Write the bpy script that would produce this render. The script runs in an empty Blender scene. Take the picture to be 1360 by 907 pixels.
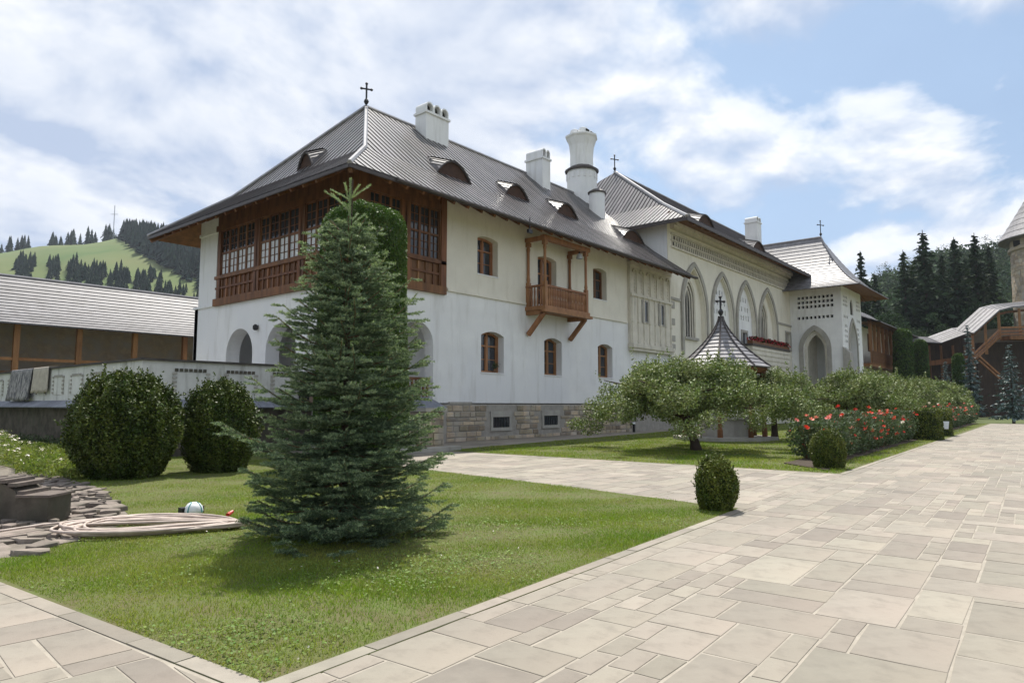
import bpy, bmesh, math, random
import numpy as np
from mathutils import Vector, Matrix
from mathutils.geometry import tessellate_polygon

S = bpy.context.scene
COL = S.collection
PI = math.pi
R_ = math.radians

# ------------------------------------------------------------------ camera
W, H, F = 1360.0, 907.0, 907.0            # photograph size and focal length in its pixels
HZ, VX, EYE = 538.0, 1440.0, 1.65         # horizon row, vanishing column of the long facade, eye height
pitch = math.atan((HZ - H / 2) / F)
yaw = math.atan((VX - W / 2) * math.cos(pitch) / F)
fwd = np.array([math.cos(yaw) * math.cos(pitch), math.sin(yaw) * math.cos(pitch), math.sin(pitch)])
rgt = np.array([math.sin(yaw), -math.cos(yaw), 0.0])
upv = np.cross(rgt, fwd)
CAM = np.array([0.0, 0.0, EYE])
cam_d = bpy.data.cameras.new('camera')
cam_d.sensor_width = 36.0
cam_d.lens = F / W * 36.0
cam_d.clip_start = 0.1
cam_d.clip_end = 6000
cam = bpy.data.objects.new('camera', cam_d)
COL.objects.link(cam)
cam.location = CAM
cam.rotation_euler = Vector(fwd).to_track_quat('-Z', 'Y').to_euler()
S.camera = cam

# ------------------------------------------------------------------ sky, sun, exposure
SUN_AZ, SUN_EL = R_(36), R_(60.5)           # azimuth from +X towards +Y
world = bpy.data.worlds.new('World')
S.world = world
world.use_nodes = True
wn = world.node_tree
wn.nodes.clear()


def N(t, kind, **kw):
    n = t.nodes.new(kind)
    for k, v in kw.items():
        setattr(n, k, v)
    return n


def mathn(t, op, a, b=None, clamp=False):
    n = t.nodes.new('ShaderNodeMath')
    n.operation = op
    n.use_clamp = clamp
    for i, v in enumerate((a, b)):
        if v is None:
            continue
        if isinstance(v, (int, float)):
            n.inputs[i].default_value = v
        else:
            t.links.new(v, n.inputs[i])
    return n.outputs[0]


def ramp(t, fac, stops):
    n = t.nodes.new('ShaderNodeValToRGB')
    e = n.color_ramp.elements
    while len(e) < len(stops):
        e.new(0.5)
    for el, (p, c) in zip(e, stops):
        el.position = p
        el.color = (c, c, c, 1) if isinstance(c, (int, float)) else (*c, 1)
    t.links.new(fac, n.inputs[0])
    return n.outputs[0]


def mixc(t, fac, a, b, blend='MIX'):
    n = t.nodes.new('ShaderNodeMix')
    n.data_type = 'RGBA'
    n.blend_type = blend
    for i, v in ((0, fac), (6, a), (7, b)):
        if isinstance(v, (int, float)):
            n.inputs[i].default_value = v
        elif isinstance(v, tuple):
            n.inputs[i].default_value = (*v, 1)
        else:
            t.links.new(v, n.inputs[i])
    return n.outputs[2]


sky = N(wn, 'ShaderNodeTexSky', sky_type='NISHITA', sun_disc=False)
sky.sun_elevation = SUN_EL
sky.sun_rotation = PI / 2 - SUN_AZ
sky.air_density = 1.0
sky.dust_density = 0.9
sky.ozone_density = 1.2
tc = N(wn, 'ShaderNodeTexCoord')
sep = N(wn, 'ShaderNodeSeparateXYZ')
wn.links.new(tc.outputs['Generated'], sep.inputs[0])
zz = mathn(wn, 'ADD', mathn(wn, 'MAXIMUM', sep.outputs[2], 0.0), 0.30)
cx = mathn(wn, 'DIVIDE', sep.outputs[0], zz)
cy = mathn(wn, 'DIVIDE', sep.outputs[1], zz)
cmb = N(wn, 'ShaderNodeCombineXYZ')
wn.links.new(cx, cmb.inputs[0])
wn.links.new(cy, cmb.inputs[1])


def wnoise(vec, scale, detail, rough, off, dist=0.0):
    m = N(wn, 'ShaderNodeMapping')
    m.inputs['Location'].default_value = off
    wn.links.new(vec, m.inputs[0])
    n = N(wn, 'ShaderNodeTexNoise')
    n.inputs['Scale'].default_value = scale
    n.inputs['Detail'].default_value = detail
    n.inputs['Roughness'].default_value = rough
    n.inputs['Distortion'].default_value = dist
    wn.links.new(m.outputs[0], n.inputs['Vector'])
    return n.outputs[0]


def cloud_density(vec, det):
    big = wnoise(vec, 0.9, 3, 0.5, (3.4, 7.3, 0.0), 0.1)
    puff = wnoise(vec, 2.7, det, 0.55, (8.3, 1.9, 0.0), 0.2)
    return mathn(wn, 'ADD', mathn(wn, 'MULTIPLY', big, 0.52), mathn(wn, 'MULTIPLY', puff, 0.48))


def vmath(op, a, b):
    n = N(wn, 'ShaderNodeVectorMath', operation=op)
    for i_, v in enumerate((a, b)):
        if isinstance(v, tuple):
            n.inputs[i_].default_value = v
        else:
            wn.links.new(v, n.inputs[i_])
    return n.outputs[0]


# where the sun stands on the cloud sheet; each cloud is lit on the side turned to it and grey on the other
sr = math.cos(SUN_EL) / (math.sin(SUN_EL) + 0.30)
to_s = vmath('SUBTRACT', (sr * math.cos(SUN_AZ), sr * math.sin(SUN_AZ), 0.0), cmb.outputs[0])
step = vmath('MULTIPLY', to_s, (0.085, 0.085, 0.085))
d0_ = cloud_density(cmb.outputs[0], 9)
d1_ = cloud_density(vmath('ADD', cmb.outputs[0], step), 5)
cov = ramp(wn, d0_, [(0.425, 0.0), (0.462, 0.62), (0.51, 1.0)])
lit = ramp(wn, mathn(wn, 'ADD', mathn(wn, 'MULTIPLY', mathn(wn, 'SUBTRACT', d0_, d1_), 5.5), 0.5), [(0.22, 0.0), (0.70, 1.0)])
thick = ramp(wn, d0_, [(0.47, 1.0), (0.62, 0.45)])
veil = ramp(wn, wnoise(cmb.outputs[0], 0.6, 5, 0.55, (1.2, 4.4, 0.0)), [(0.34, 0.35), (0.66, 0.85)])
cloud_col = mixc(wn, mathn(wn, 'MULTIPLY', lit, thick), (4.9, 5.9, 7.8), (11.0, 11.05, 11.1))
skyv = mixc(wn, veil, sky.outputs[0], (4.6, 6.5, 9.2))
skyc = mixc(wn, cov, skyv, cloud_col)
bg = N(wn, 'ShaderNodeBackground')
bg.inputs[1].default_value = 0.075
wn.links.new(skyc, bg.inputs[0])
wo = N(wn, 'ShaderNodeOutputWorld')
wn.links.new(bg.outputs[0], wo.inputs[0])

sun_d = bpy.data.lights.new('sun', 'SUN')
sun_d.energy = 5.0
sun_d.angle = R_(0.6)
sun_d.color = (1.0, 0.95, 0.87)
sun = bpy.data.objects.new('sun', sun_d)
COL.objects.link(sun)
to_sun = Vector((math.cos(SUN_EL) * math.cos(SUN_AZ), math.cos(SUN_EL) * math.sin(SUN_AZ), math.sin(SUN_EL)))
sun.rotation_euler = (-to_sun).to_track_quat('-Z', 'Y').to_euler()
sun.location = (20, 20, 60)
S.view_settings.view_transform = 'Standard'
S.view_settings.look = 'None'
S.view_settings.gamma = 1.0
S.view_settings.exposure = 0.44
S.cycles.max_bounces = 6
S.cycles.transparent_max_bounces = 4

# ------------------------------------------------------------------ pixel -> place helpers


def ray(x, y):
    return fwd + rgt * (x - W / 2) / F - upv * (y - H / 2) / F


def G(x, y, z=0.0):
    d = ray(x, y)
    return CAM + d * ((z - EYE) / d[2])


def onY(x, y, Y):
    d = ray(x, y)
    return CAM + d * ((Y - CAM[1]) / d[1])


def onX(x, y, X):
    d = ray(x, y)
    return CAM + d * ((X - CAM[0]) / d[0])


def at(x, y, depth):
    return CAM + ray(x, y) * depth


def project(p):
    d = np.asarray(p, float) - CAM
    k = d @ fwd
    return W / 2 + F * (d @ rgt) / k, H / 2 - F * (d @ upv) / k, k


# ------------------------------------------------------------------ materials
MATS = {}


def pmat(name, c1, c2=None, scale=3.0, detail=6, rough=0.8, bump=0.0, bscale=None, stretch=(1, 1, 1), spec=0.3,
         metallic=0.0, lo=0.35, hi=0.65, tint=None, objrand=0.0, island=0.0, c3=None, s3=0.4, transl=0.0, wear=None,
         bdist=0.02):
    """procedural principled material: two-colour noise, optional broad third colour, random tint, bump"""
    m = bpy.data.materials.new(name)
    m.use_nodes = True
    t = m.node_tree
    b = t.nodes['Principled BSDF']
    b.inputs['Roughness'].default_value = rough
    b.inputs['Specular IOR Level'].default_value = spec
    b.inputs['Metallic'].default_value = metallic
    tcn = N(t, 'ShaderNodeTexCoord')
    mp = N(t, 'ShaderNodeMapping')
    mp.inputs['Scale'].default_value = stretch
    t.links.new(tcn.outputs['Object'], mp.inputs[0])

    def noise(sc, det=detail, rg=0.6, vec=None):
        n = N(t, 'ShaderNodeTexNoise')
        n.inputs['Scale'].default_value = sc
        n.inputs['Detail'].default_value = det
        n.inputs['Roughness'].default_value = rg
        t.links.new(vec or mp.outputs[0], n.inputs['Vector'])
        return n.outputs[0]
    col = None
    if c2 is not None:
        col = mixc(t, ramp(t, noise(scale), [(lo, 0.0), (hi, 1.0)]), c1, c2)
    if c3 is not None:
        col = mixc(t, ramp(t, noise(s3, 4, 0.5, tcn.outputs['Object']), [(0.42, 0.0), (0.66, 1.0)]), col or c1, c3)
    if objrand or island or tint:
        if objrand:
            r = N(t, 'ShaderNodeObjectInfo').outputs['Random']
            amt = objrand
        elif island:
            r = N(t, 'ShaderNodeNewGeometry').outputs['Random Per Island']
            amt = island
        else:
            a = N(t, 'ShaderNodeAttribute', attribute_name='tint')
            r = a.outputs['Fac']
            amt = tint
        v = mathn(t, 'ADD', mathn(t, 'MULTIPLY', r, 2 * amt), 1 - amt)
        hsv = N(t, 'ShaderNodeHueSaturation')
        h2 = mathn(t, 'FRACT', mathn(t, 'MULTIPLY', r, 7.31))
        hr = 0.022 if tint else (0.012 if objrand else 0.05)
        t.links.new(mathn(t, 'ADD', mathn(t, 'MULTIPLY', h2, hr), 0.5 - hr / 2), hsv.inputs['Hue'])
        t.links.new(v, hsv.inputs['Value'])
        if col is not None:
            t.links.new(col, hsv.inputs['Color'])
        else:
            hsv.inputs['Color'].default_value = (*c1, 1)
        col = hsv.outputs[0]
    if wear is not None:                     # (colour, amount, noise scale, stretch): streaks or moss of their own shape
        wc, wa, ws, wst = wear
        mp2 = N(t, 'ShaderNodeMapping')
        mp2.inputs['Scale'].default_value = wst
        t.links.new(tcn.outputs['Object'], mp2.inputs[0])
        f = ramp(t, noise(ws, 8, 0.62, mp2.outputs[0]), [(0.52, 0.0), (0.72, wa)])
        col = mixc(t, f, col if col is not None else c1, wc)
    if col is not None:
        t.links.new(col, b.inputs['Base Color'])
    else:
        b.inputs['Base Color'].default_value = (*c1, 1)
    if bump:
        bn = N(t, 'ShaderNodeBump')
        bn.inputs['Strength'].default_value = bump
        bn.inputs['Distance'].default_value = bdist
        t.links.new(noise(bscale or scale * 3), bn.inputs['Height'])
        t.links.new(bn.outputs[0], b.inputs['Normal'])
    if transl:
        tr = N(t, 'ShaderNodeBsdfTranslucent')
        if col is not None:
            t.links.new(mixc(t, 1.0, col, (1.0, 1.15, 0.55), 'MULTIPLY'), tr.inputs[0])
        else:
            tr.inputs[0].default_value = (*c1, 1)
        ms = N(t, 'ShaderNodeMixShader')
        ms.inputs[0].default_value = transl
        t.links.new(b.outputs[0], ms.inputs[1])
        t.links.new(tr.outputs[0], ms.inputs[2])
        t.links.new(ms.outputs[0], t.nodes['Material Output'].inputs[0])
    MATS[name] = m
    return m


pmat('plaster', (0.84, 0.835, 0.815), (0.765, 0.76, 0.745), 0.9, rough=0.9, bump=0.25, bscale=9, c3=(0.75, 0.75, 0.755), s3=0.25,
     wear=((0.54, 0.525, 0.49), 0.6, 1.2, (1.6, 1.6, 0.22)))
pmat('plaster_warm', (0.785, 0.745, 0.64), (0.72, 0.68, 0.58), 0.9, rough=0.9, bump=0.25, bscale=9,
     wear=((0.52, 0.47, 0.36), 0.45, 1.1, (1.6, 1.6, 0.25)))
pmat('plaster_old', (0.68, 0.675, 0.64), (0.56, 0.555, 0.52), 1.4, rough=0.95, bump=0.4, bscale=10, wear=((0.24, 0.235, 0.20), 0.8, 1.6, (1.6, 1.6, 0.3)))
pmat('carved', (0.70, 0.655, 0.56), (0.59, 0.55, 0.465), 1.6, rough=0.9, bump=0.35, bscale=12,
     wear=((0.34, 0.32, 0.27), 0.6, 1.6, (2, 2, 0.4)))
pmat('ashlar', (0.42, 0.40, 0.35), (0.33, 0.31, 0.28), 1.8, rough=0.9, bump=0.4, bscale=10,
     wear=((0.24, 0.23, 0.20), 0.6, 1.5, (2, 2, 0.5)))
pmat('wood_dark', (0.060, 0.040, 0.028), (0.035, 0.024, 0.018), 4.0, rough=0.8, bump=0.4, bscale=14, stretch=(1, 1, 0.2), objrand=0.2)
pmat('wood', (0.20, 0.086, 0.033), (0.105, 0.045, 0.019), 4.0, rough=0.55, bump=0.3, bscale=14, stretch=(1, 1, 0.15), objrand=0.18)
pmat('dormer_wood', (0.075, 0.038, 0.022), (0.045, 0.024, 0.015), 4.0, rough=0.8, bump=0.3, bscale=14)
pmat('wood_light', (0.34, 0.165, 0.072), (0.22, 0.10, 0.044), 4.0, rough=0.55, bump=0.3, bscale=14, stretch=(1, 1, 0.2), objrand=0.16)
pmat('wood_soffit', (0.24, 0.10, 0.038), (0.14, 0.06, 0.024), 3.0, rough=0.6, bump=0.3, bscale=12, stretch=(1, 1, 1), objrand=0.12)
pmat('wood_grey', (0.20, 0.14, 0.10), (0.11, 0.08, 0.06), 4.0, rough=0.75, bump=0.4, bscale=14, stretch=(1, 1, 0.2), objrand=0.2)
pmat('roof_strip', (0.135, 0.12, 0.117), (0.068, 0.06, 0.059), 1.3, rough=0.30, bump=0.10, bscale=20, spec=0.7, c3=(0.095, 0.084, 0.08), s3=0.5, island=0.38)
pmat('roof_joint', (0.05, 0.045, 0.045), (0.035, 0.032, 0.032), 3.0, rough=0.8)
pmat('roof_shingle', (0.27, 0.26, 0.268), (0.15, 0.143, 0.147), 2.2, rough=0.5, bump=0.5, bscale=16, spec=0.5, objrand=0.14,
     wear=((0.12, 0.11, 0.11), 0.7, 3.0, (1, 1, 1)))
pmat('roof_shingle_old', (0.21, 0.205, 0.215), (0.12, 0.115, 0.12), 1.6, rough=0.58, bump=0.5, bscale=16, spec=0.4, objrand=0.2, c3=(0.15, 0.145, 0.15), s3=0.35, wear=((0.08, 0.075, 0.075), 0.7, 2.2, (1, 1, 1)))
pmat('roof_cap', (0.30, 0.295, 0.30), (0.22, 0.215, 0.22), 2.0, rough=0.32, spec=0.6, metallic=0.4)
pmat('gutter', (0.075, 0.06, 0.055), (0.05, 0.042, 0.04), 3, rough=0.5, spec=0.4)
pmat('iron', (0.018, 0.018, 0.02), rough=0.5, spec=0.4)
pmat('dark_void', (0.02, 0.018, 0.016), (0.03, 0.026, 0.022), 2.0, rough=0.9)  # near-black colour, mostly standing in for shade deep inside openings
pmat('glass', (0.025, 0.03, 0.036), (0.045, 0.05, 0.058), 0.7, rough=0.06, spec=0.6)
pmat('curtain', (0.72, 0.73, 0.74), (0.55, 0.56, 0.58), 2.0, rough=0.35, spec=0.5, stretch=(1, 1, 0.1))
pmat('rubble', (0.43, 0.35, 0.245), (0.30, 0.24, 0.168), 3.0, rough=0.92, bump=0.8, bscale=11, tint=0.42, c3=(0.36, 0.325, 0.27), s3=1.5)
pmat('mortar', (0.36, 0.335, 0.295), (0.28, 0.26, 0.23), 4.0, rough=0.95, bump=0.4, bscale=20)
pmat('ruin_stone', (0.235, 0.198, 0.168), (0.145, 0.122, 0.103), 4.0, rough=0.92, bump=0.7, bscale=12, tint=0.32,
     wear=((0.10, 0.11, 0.07), 0.5, 5.0, (1, 1, 1)))
pmat('ruin_dirt', (0.15, 0.13, 0.105), (0.21, 0.185, 0.155), 5.0, rough=1.0, bump=0.6, bscale=25)
pmat('paver', (0.258, 0.234, 0.192), (0.205, 0.186, 0.154), 2.6, rough=0.78, bump=0.28, bscale=9, tint=0.20,
     c3=(0.290, 0.250, 0.203), s3=0.5, wear=((0.150, 0.134, 0.108), 0.38, 5.5, (1, 1, 1)))
pmat('paver_joint', (0.36, 0.325, 0.27), (0.285, 0.257, 0.213), 5.0, rough=0.95, bump=0.3, bscale=30)
pmat('soil', (0.11, 0.10, 0.045), (0.10, 0.125, 0.035), 3.0, rough=1.0, bump=0.5, bscale=20)
pmat('soil_dark', (0.07, 0.052, 0.036), (0.045, 0.035, 0.026), 4.0, rough=1.0, bump=0.7, bscale=18)
pmat('ground_mat', (0.09, 0.11, 0.035), (0.07, 0.09, 0.03), 0.2, rough=1.0)
pmat('grass_blade', (0.135, 0.225, 0.020), (0.235, 0.295, 0.040), 0.55, detail=5, rough=0.6, spec=0.25, island=0.35, transl=0.35,
     c3=(0.275, 0.295, 0.068), s3=0.7)
pmat('clover_leaf', (0.10, 0.17, 0.028), (0.155, 0.225, 0.04), 2.0, rough=0.6, spec=0.2, island=0.3, transl=0.25)
pmat('needle', (0.100, 0.155, 0.085), (0.148, 0.205, 0.122), 1.0, rough=0.55, spec=0.2, island=0.45, transl=0.1)
pmat('needle_tip', (0.30, 0.38, 0.20), (0.36, 0.43, 0.26), 1.0, rough=0.5, spec=0.3, island=0.25, transl=0.2)
pmat('needle_blue', (0.075, 0.115, 0.110), (0.10, 0.14, 0.135), 1.0, rough=0.6, island=0.35)
pmat('bark', (0.075, 0.052, 0.038), (0.045, 0.032, 0.024), 8.0, rough=0.95, bump=0.8, bscale=14, stretch=(1, 1, 0.3))
pmat('twig', (0.17, 0.095, 0.05), (0.12, 0.065, 0.035), 8.0, rough=0.9)
pmat('leaf_apple', (0.110, 0.155, 0.042), (0.235, 0.265, 0.112), 1.2, rough=0.55, spec=0.25, island=0.5, transl=0.15)
pmat('leaf_bush', (0.034, 0.060, 0.010), (0.095, 0.122, 0.021), 2.0, rough=0.5, spec=0.25, island=0.5, transl=0.10)
pmat('leaf_box', (0.052, 0.082, 0.011), (0.150, 0.172, 0.030), 3.0, rough=0.5, spec=0.25, island=0.45, transl=0.10)
pmat('leaf_thuja', (0.050, 0.098, 0.018), (0.085, 0.14, 0.028), 3.0, rough=0.55, spec=0.25, island=0.35, transl=0.2)
pmat('leaf_thuja_dark', (0.030, 0.058, 0.022), (0.045, 0.075, 0.028), 3.0, rough=0.55, spec=0.25, island=0.35, transl=0.15)
pmat('leaf_rose', (0.060, 0.092, 0.040), (0.105, 0.132, 0.075), 3.0, rough=0.6, spec=0.15, island=0.45, transl=0.2)
pmat('leaf_weed', (0.13, 0.18, 0.03), (0.20, 0.22, 0.06), 2.0, rough=0.6, island=0.4, transl=0.35)
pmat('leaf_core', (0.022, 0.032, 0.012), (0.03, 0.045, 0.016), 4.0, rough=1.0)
pmat('fir', (0.022, 0.040, 0.022), (0.045, 0.066, 0.034), 0.3, rough=0.8, spec=0.15, island=0.45, transl=0.1)
pmat('wood_far', (0.016, 0.030, 0.022), (0.028, 0.047, 0.030), 0.05, rough=0.9, spec=0.1, island=0.4)
pmat('wood_mixed', (0.034, 0.060, 0.030), (0.058, 0.085, 0.040), 0.08, rough=0.9, spec=0.1, island=0.5, transl=0.15)
pmat('meadow', (0.080, 0.130, 0.038), (0.112, 0.150, 0.048), 0.03, rough=1.0, c3=(0.13, 0.15, 0.055), s3=0.012)
pmat('petal_red', (0.62, 0.045, 0.03), (0.72, 0.09, 0.05), 6.0, rough=0.5, objrand=0.25, transl=0.15)
pmat('petal_pink', (0.75, 0.22, 0.20), (0.80, 0.34, 0.29), 6.0, rough=0.5, objrand=0.2, transl=0.15)
pmat('petal_white', (0.80, 0.76, 0.70), (0.78, 0.66, 0.62), 6.0, rough=0.5, transl=0.15)
pmat('petal_crimson', (0.34, 0.02, 0.035), (0.42, 0.04, 0.05), 6.0, rough=0.5, transl=0.15)
pmat('hose_mat', (0.52, 0.435, 0.375), (0.38, 0.305, 0.26), 7.0, rough=0.55, spec=0.4)
pmat('red_plastic', (0.45, 0.04, 0.025), rough=0.4)
pmat('white_plastic', (0.78, 0.80, 0.80), (0.70, 0.73, 0.74), 9, rough=0.35, spec=0.5)
pmat('teal_plastic', (0.10, 0.30, 0.31), rough=0.4)
pmat('black_plastic', (0.02, 0.02, 0.022), rough=0.5)
pmat('rug_dark', (0.42, 0.40, 0.39), (0.12, 0.12, 0.13), 7.0, rough=1.0, bump=0.6, bscale=40, stretch=(1, 4.0, 0.5), lo=0.42, hi=0.56)
pmat('rug_light', (0.52, 0.47, 0.39), (0.40, 0.36, 0.30), 5.0, rough=1.0, bump=0.6, bscale=40)
pmat('slate', (0.22, 0.23, 0.27), (0.15, 0.16, 0.19), 5.0, rough=0.6, bump=0.4, bscale=14, objrand=0.2)
pmat('concrete_old', (0.125, 0.108, 0.085), (0.065, 0.056, 0.044), 3.0, rough=0.95, bump=0.6, bscale=10,
     wear=((0.07, 0.075, 0.05), 0.7, 2.0, (1, 1, 0.5)))
pmat('copper_brown', (0.24, 0.12, 0.06), (0.16, 0.08, 0.045), 4.0, rough=0.6)
pmat('coping_dark', (0.055, 0.048, 0.043), (0.085, 0.075, 0.068), 4.0, rough=0.7)
pmat('steel_far', (0.40, 0.42, 0.45), rough=0.6)
M = MATS

# ------------------------------------------------------------------ mesh helpers


def root_loc(o):
    while o.parent is not None:
        o = o.parent
    return o.location


class MB:
    def __init__(s):
        s.v, s.f, s.c = [], [], []

    def add(s, vs, fs):
        b = len(s.v)
        s.v.extend([tuple(map(float, v)) for v in vs])
        s.f.extend([tuple(b + i for i in f) for f in fs])
        return s

    def box(s, a, b):
        x0, y0, z0 = a
        x1, y1, z1 = b
        return s.add([(x0, y0, z0), (x1, y0, z0), (x1, y1, z0), (x0, y1, z0), (x0, y0, z1), (x1, y0, z1), (x1, y1, z1), (x0, y1, z1)],
                     [(0, 3, 2, 1), (4, 5, 6, 7), (0, 1, 5, 4), (1, 2, 6, 5), (2, 3, 7, 6), (3, 0, 4, 7)])

    def bar(s, p, q, w, h, up=(0, 0, 1)):
        """a beam of section w x h from p to q"""
        p, q = Vector(p), Vector(q)
        d = (q - p).normalized()
        u = Vector(up)
        x = d.cross(u)
        if x.length < 1e-4:
            x = d.cross(Vector((1, 0, 0)))
        x.normalize()
        y = x.cross(d).normalized()
        vs = []
        for e in (p, q):
            for sx, sy in ((-1, -1), (1, -1), (1, 1), (-1, 1)):
                vs.append(e + x * sx * w / 2 + y * sy * h / 2)
        return s.add(vs, [(3, 2, 1, 0), (4, 5, 6, 7), (0, 1, 5, 4), (1, 2, 6, 5), (2, 3, 7, 6), (3, 0, 4, 7)])

    def tube(s, pts, rad, n=6, cap=True):
        pts = [Vector(p) for p in pts]
        if isinstance(rad, (int, float)):
            rad = [rad] * len(pts)
        ring = []
        prev = None
        for i, p in enumerate(pts):
            d = (pts[min(i + 1, len(pts) - 1)] - pts[max(i - 1, 0)]).normalized()
            x = prev if prev is not None else (Vector((0, 0, 1)).cross(d) if abs(d.z) < 0.95 else Vector((1, 0, 0)).cross(d))
            x = (x - d * x.dot(d)).normalized()
            prev = x
            y = d.cross(x)
            ring.append([p + (x * math.cos(2 * PI * k / n) + y * math.sin(2 * PI * k / n)) * rad[i] for k in range(n)])
        vs = [v for r in ring for v in r]
        fs = []
        for i in range(len(pts) - 1):
            for k in range(n):
                a, b = i * n + k, i * n + (k + 1) % n
                fs.append((a, b, b + n, a + n))
        if cap:
            fs.append(tuple(reversed(range(n))))
            fs.append(tuple((len(pts) - 1) * n + k for k in range(n)))
        return s.add(vs, fs)

    def lathe(s, c, prof, n=12, ang0=0.0):
        """prof: (radius, z) pairs about a vertical axis at c"""
        vs, fs = [], []
        for r, z in prof:
            for k in range(n):
                a = ang0 + 2 * PI * k / n
                vs.append((c[0] + r * math.cos(a), c[1] + r * math.sin(a), c[2] + z))
        for i in range(len(prof) - 1):
            for k in range(n):
                a, b = i * n + k, i * n + (k + 1) % n
                fs.append((a, b, b + n, a + n))
        fs.append(tuple(reversed(range(n))))
        fs.append(tuple((len(prof) - 1) * n + k for k in range(n)))
        return s.add(vs, fs)

    def prism(s, pts2, mp, d0, d1):
        """polygon (s,z) extruded between depths d0 and d1 through the wall map mp(s,z,d)"""
        n = len(pts2)
        vs = [mp(a, b, d0) for a, b in pts2] + [mp(a, b, d1) for a, b in pts2]
        fs = [(i, (i + 1) % n, (i + 1) % n + n, i + n) for i in range(n)]
        tri = tessellate_polygon([[Vector((a, b, 0)) for a, b in pts2]])
        for t in tri:
            fs.append(tuple(t))
            fs.append(tuple(i + n for i in reversed(t)))
        return s.add(vs, fs)

    def band(s, outer, inner, mp, d0, d1):
        """moulding between two outlines of equal point count (open at the ends), from depth d0 to d1"""
        n = len(outer)
        vs = [mp(a, b, d0) for a, b in outer] + [mp(a, b, d0) for a, b in inner] + [mp(a, b, d1) for a, b in inner] + [mp(a, b, d1) for a, b in outer]
        fs = []
        for i in range(n - 1):
            j = i + 1
            fs += [(i, j, n + j, n + i), (n + i, n + j, 2 * n + j, 2 * n + i), (3 * n + i, 3 * n + j, j, i)]
        fs += [(0, n, 2 * n, 3 * n), (n - 1, 4 * n - 1, 3 * n - 1, 2 * n - 1)]
        return s.add(vs, fs)

    def wall(s, outer, holes, mp, dep):
        polys = [[Vector((a, b, 0)) for a, b in outer]] + [[Vector((a, b, 0)) for a, b in h] for h in holes]
        flat = [p for q in polys for p in q]
        s.add([mp(p.x, p.y, 0) for p in flat], [tuple(t) for t in tessellate_polygon(polys)])
        deps = dep if isinstance(dep, (list, tuple)) else [dep] * len(holes)
        for h, d in zip(holes, deps):
            n = len(h)
            s.add([mp(a, b, 0) for a, b in h] + [mp(a, b, d) for a, b in h], [(i, (i + 1) % n, (i + 1) % n + n, i + n) for i in range(n)])
        return s

    def build(s, name, mat, parent=None, smooth=False, loc=None, tint=None):
        o = mesh_obj(name, s.v, s.f, mat, parent, smooth, loc)
        if s.c and len(s.c) == len(o.data.polygons):
            o.data.materials.append(MATS['roof_joint'])
            o.data.polygons.foreach_set('material_index', s.c)
        if tint is not None:
            a = o.data.attributes.new('tint', 'FLOAT', 'POINT')
            a.data.foreach_set('value', np.full(len(o.data.vertices), tint, np.float32) if isinstance(tint, float) else np.asarray(tint, np.float32))
        return o


def mesh_obj(name, v, f, mat, parent=None, smooth=False, loc=None):
    me = bpy.data.meshes.new(name)
    if loc is not None:
        off = Vector(loc)
    elif parent is not None:
        off = Vector(root_loc(parent))
    else:
        off = Vector((0, 0, 0))
    if off.length > 0:
        v = [(a - off.x, b - off.y, c - off.z) for a, b, c in v]
    me.from_pydata(v, [], f)
    bm = bmesh.new()
    bm.from_mesh(me)
    bmesh.ops.recalc_face_normals(bm, faces=bm.faces)
    bm.to_mesh(me)
    bm.free()
    if smooth:
        me.shade_smooth()
    me.materials.append(MATS[mat])
    o = bpy.data.objects.new(name, me)
    COL.objects.link(o)
    if parent is not None:
        o.parent = parent
        if loc is not None:
            o.location = Vector(loc) - Vector(root_loc(parent))
    elif loc is not None:
        o.location = loc
    return o


def np_mesh(name, V, nper, mat, parent=None, loc=None):
    """many loose polygons of nper corners each: V is (count*nper, 3)"""
    V = np.asarray(V, np.float32)
    if loc is not None:
        V = V - np.asarray(loc, np.float32)
    elif parent is not None:
        V = V - np.asarray(root_loc(parent), np.float32)
    cnt = len(V) // nper
    me = bpy.data.meshes.new(name)
    me.vertices.add(len(V))
    me.vertices.foreach_set('co', V.ravel())
    me.loops.add(len(V))
    me.loops.foreach_set('vertex_index', np.arange(len(V), dtype=np.int32))
    me.polygons.add(cnt)
    me.polygons.foreach_set('loop_start', np.arange(0, len(V), nper, dtype=np.int32))
    me.update(calc_edges=True)
    me.materials.append(MATS[mat])
    o = bpy.data.objects.new(name, me)
    COL.objects.link(o)
    if parent is not None:
        o.parent = parent
        if loc is not None:
            o.location = Vector(loc) - Vector(root_loc(parent))
    elif loc is not None:
        o.location = loc
    return o


def tag(o, label=None, cat=None, group=None, kind=None):
    for k, v in (('label', label), ('category', cat), ('group', group), ('kind', kind)):
        if v:
            o[k] = v
    return o


def empty(name, loc, label=None, cat=None, group=None):
    o = bpy.data.objects.new(name, None)
    COL.objects.link(o)
    o.location = loc
    o.empty_display_size = 0.3
    return tag(o, label, cat, group)


def copy_tree(o, parent=None):
    c = o.copy()
    COL.objects.link(c)
    c.parent = parent
    for ch in o.children:
        copy_tree(ch, c)
    return c


def unit(a):
    return a / np.maximum(np.linalg.norm(a, axis=-1, keepdims=True), 1e-9)


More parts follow.
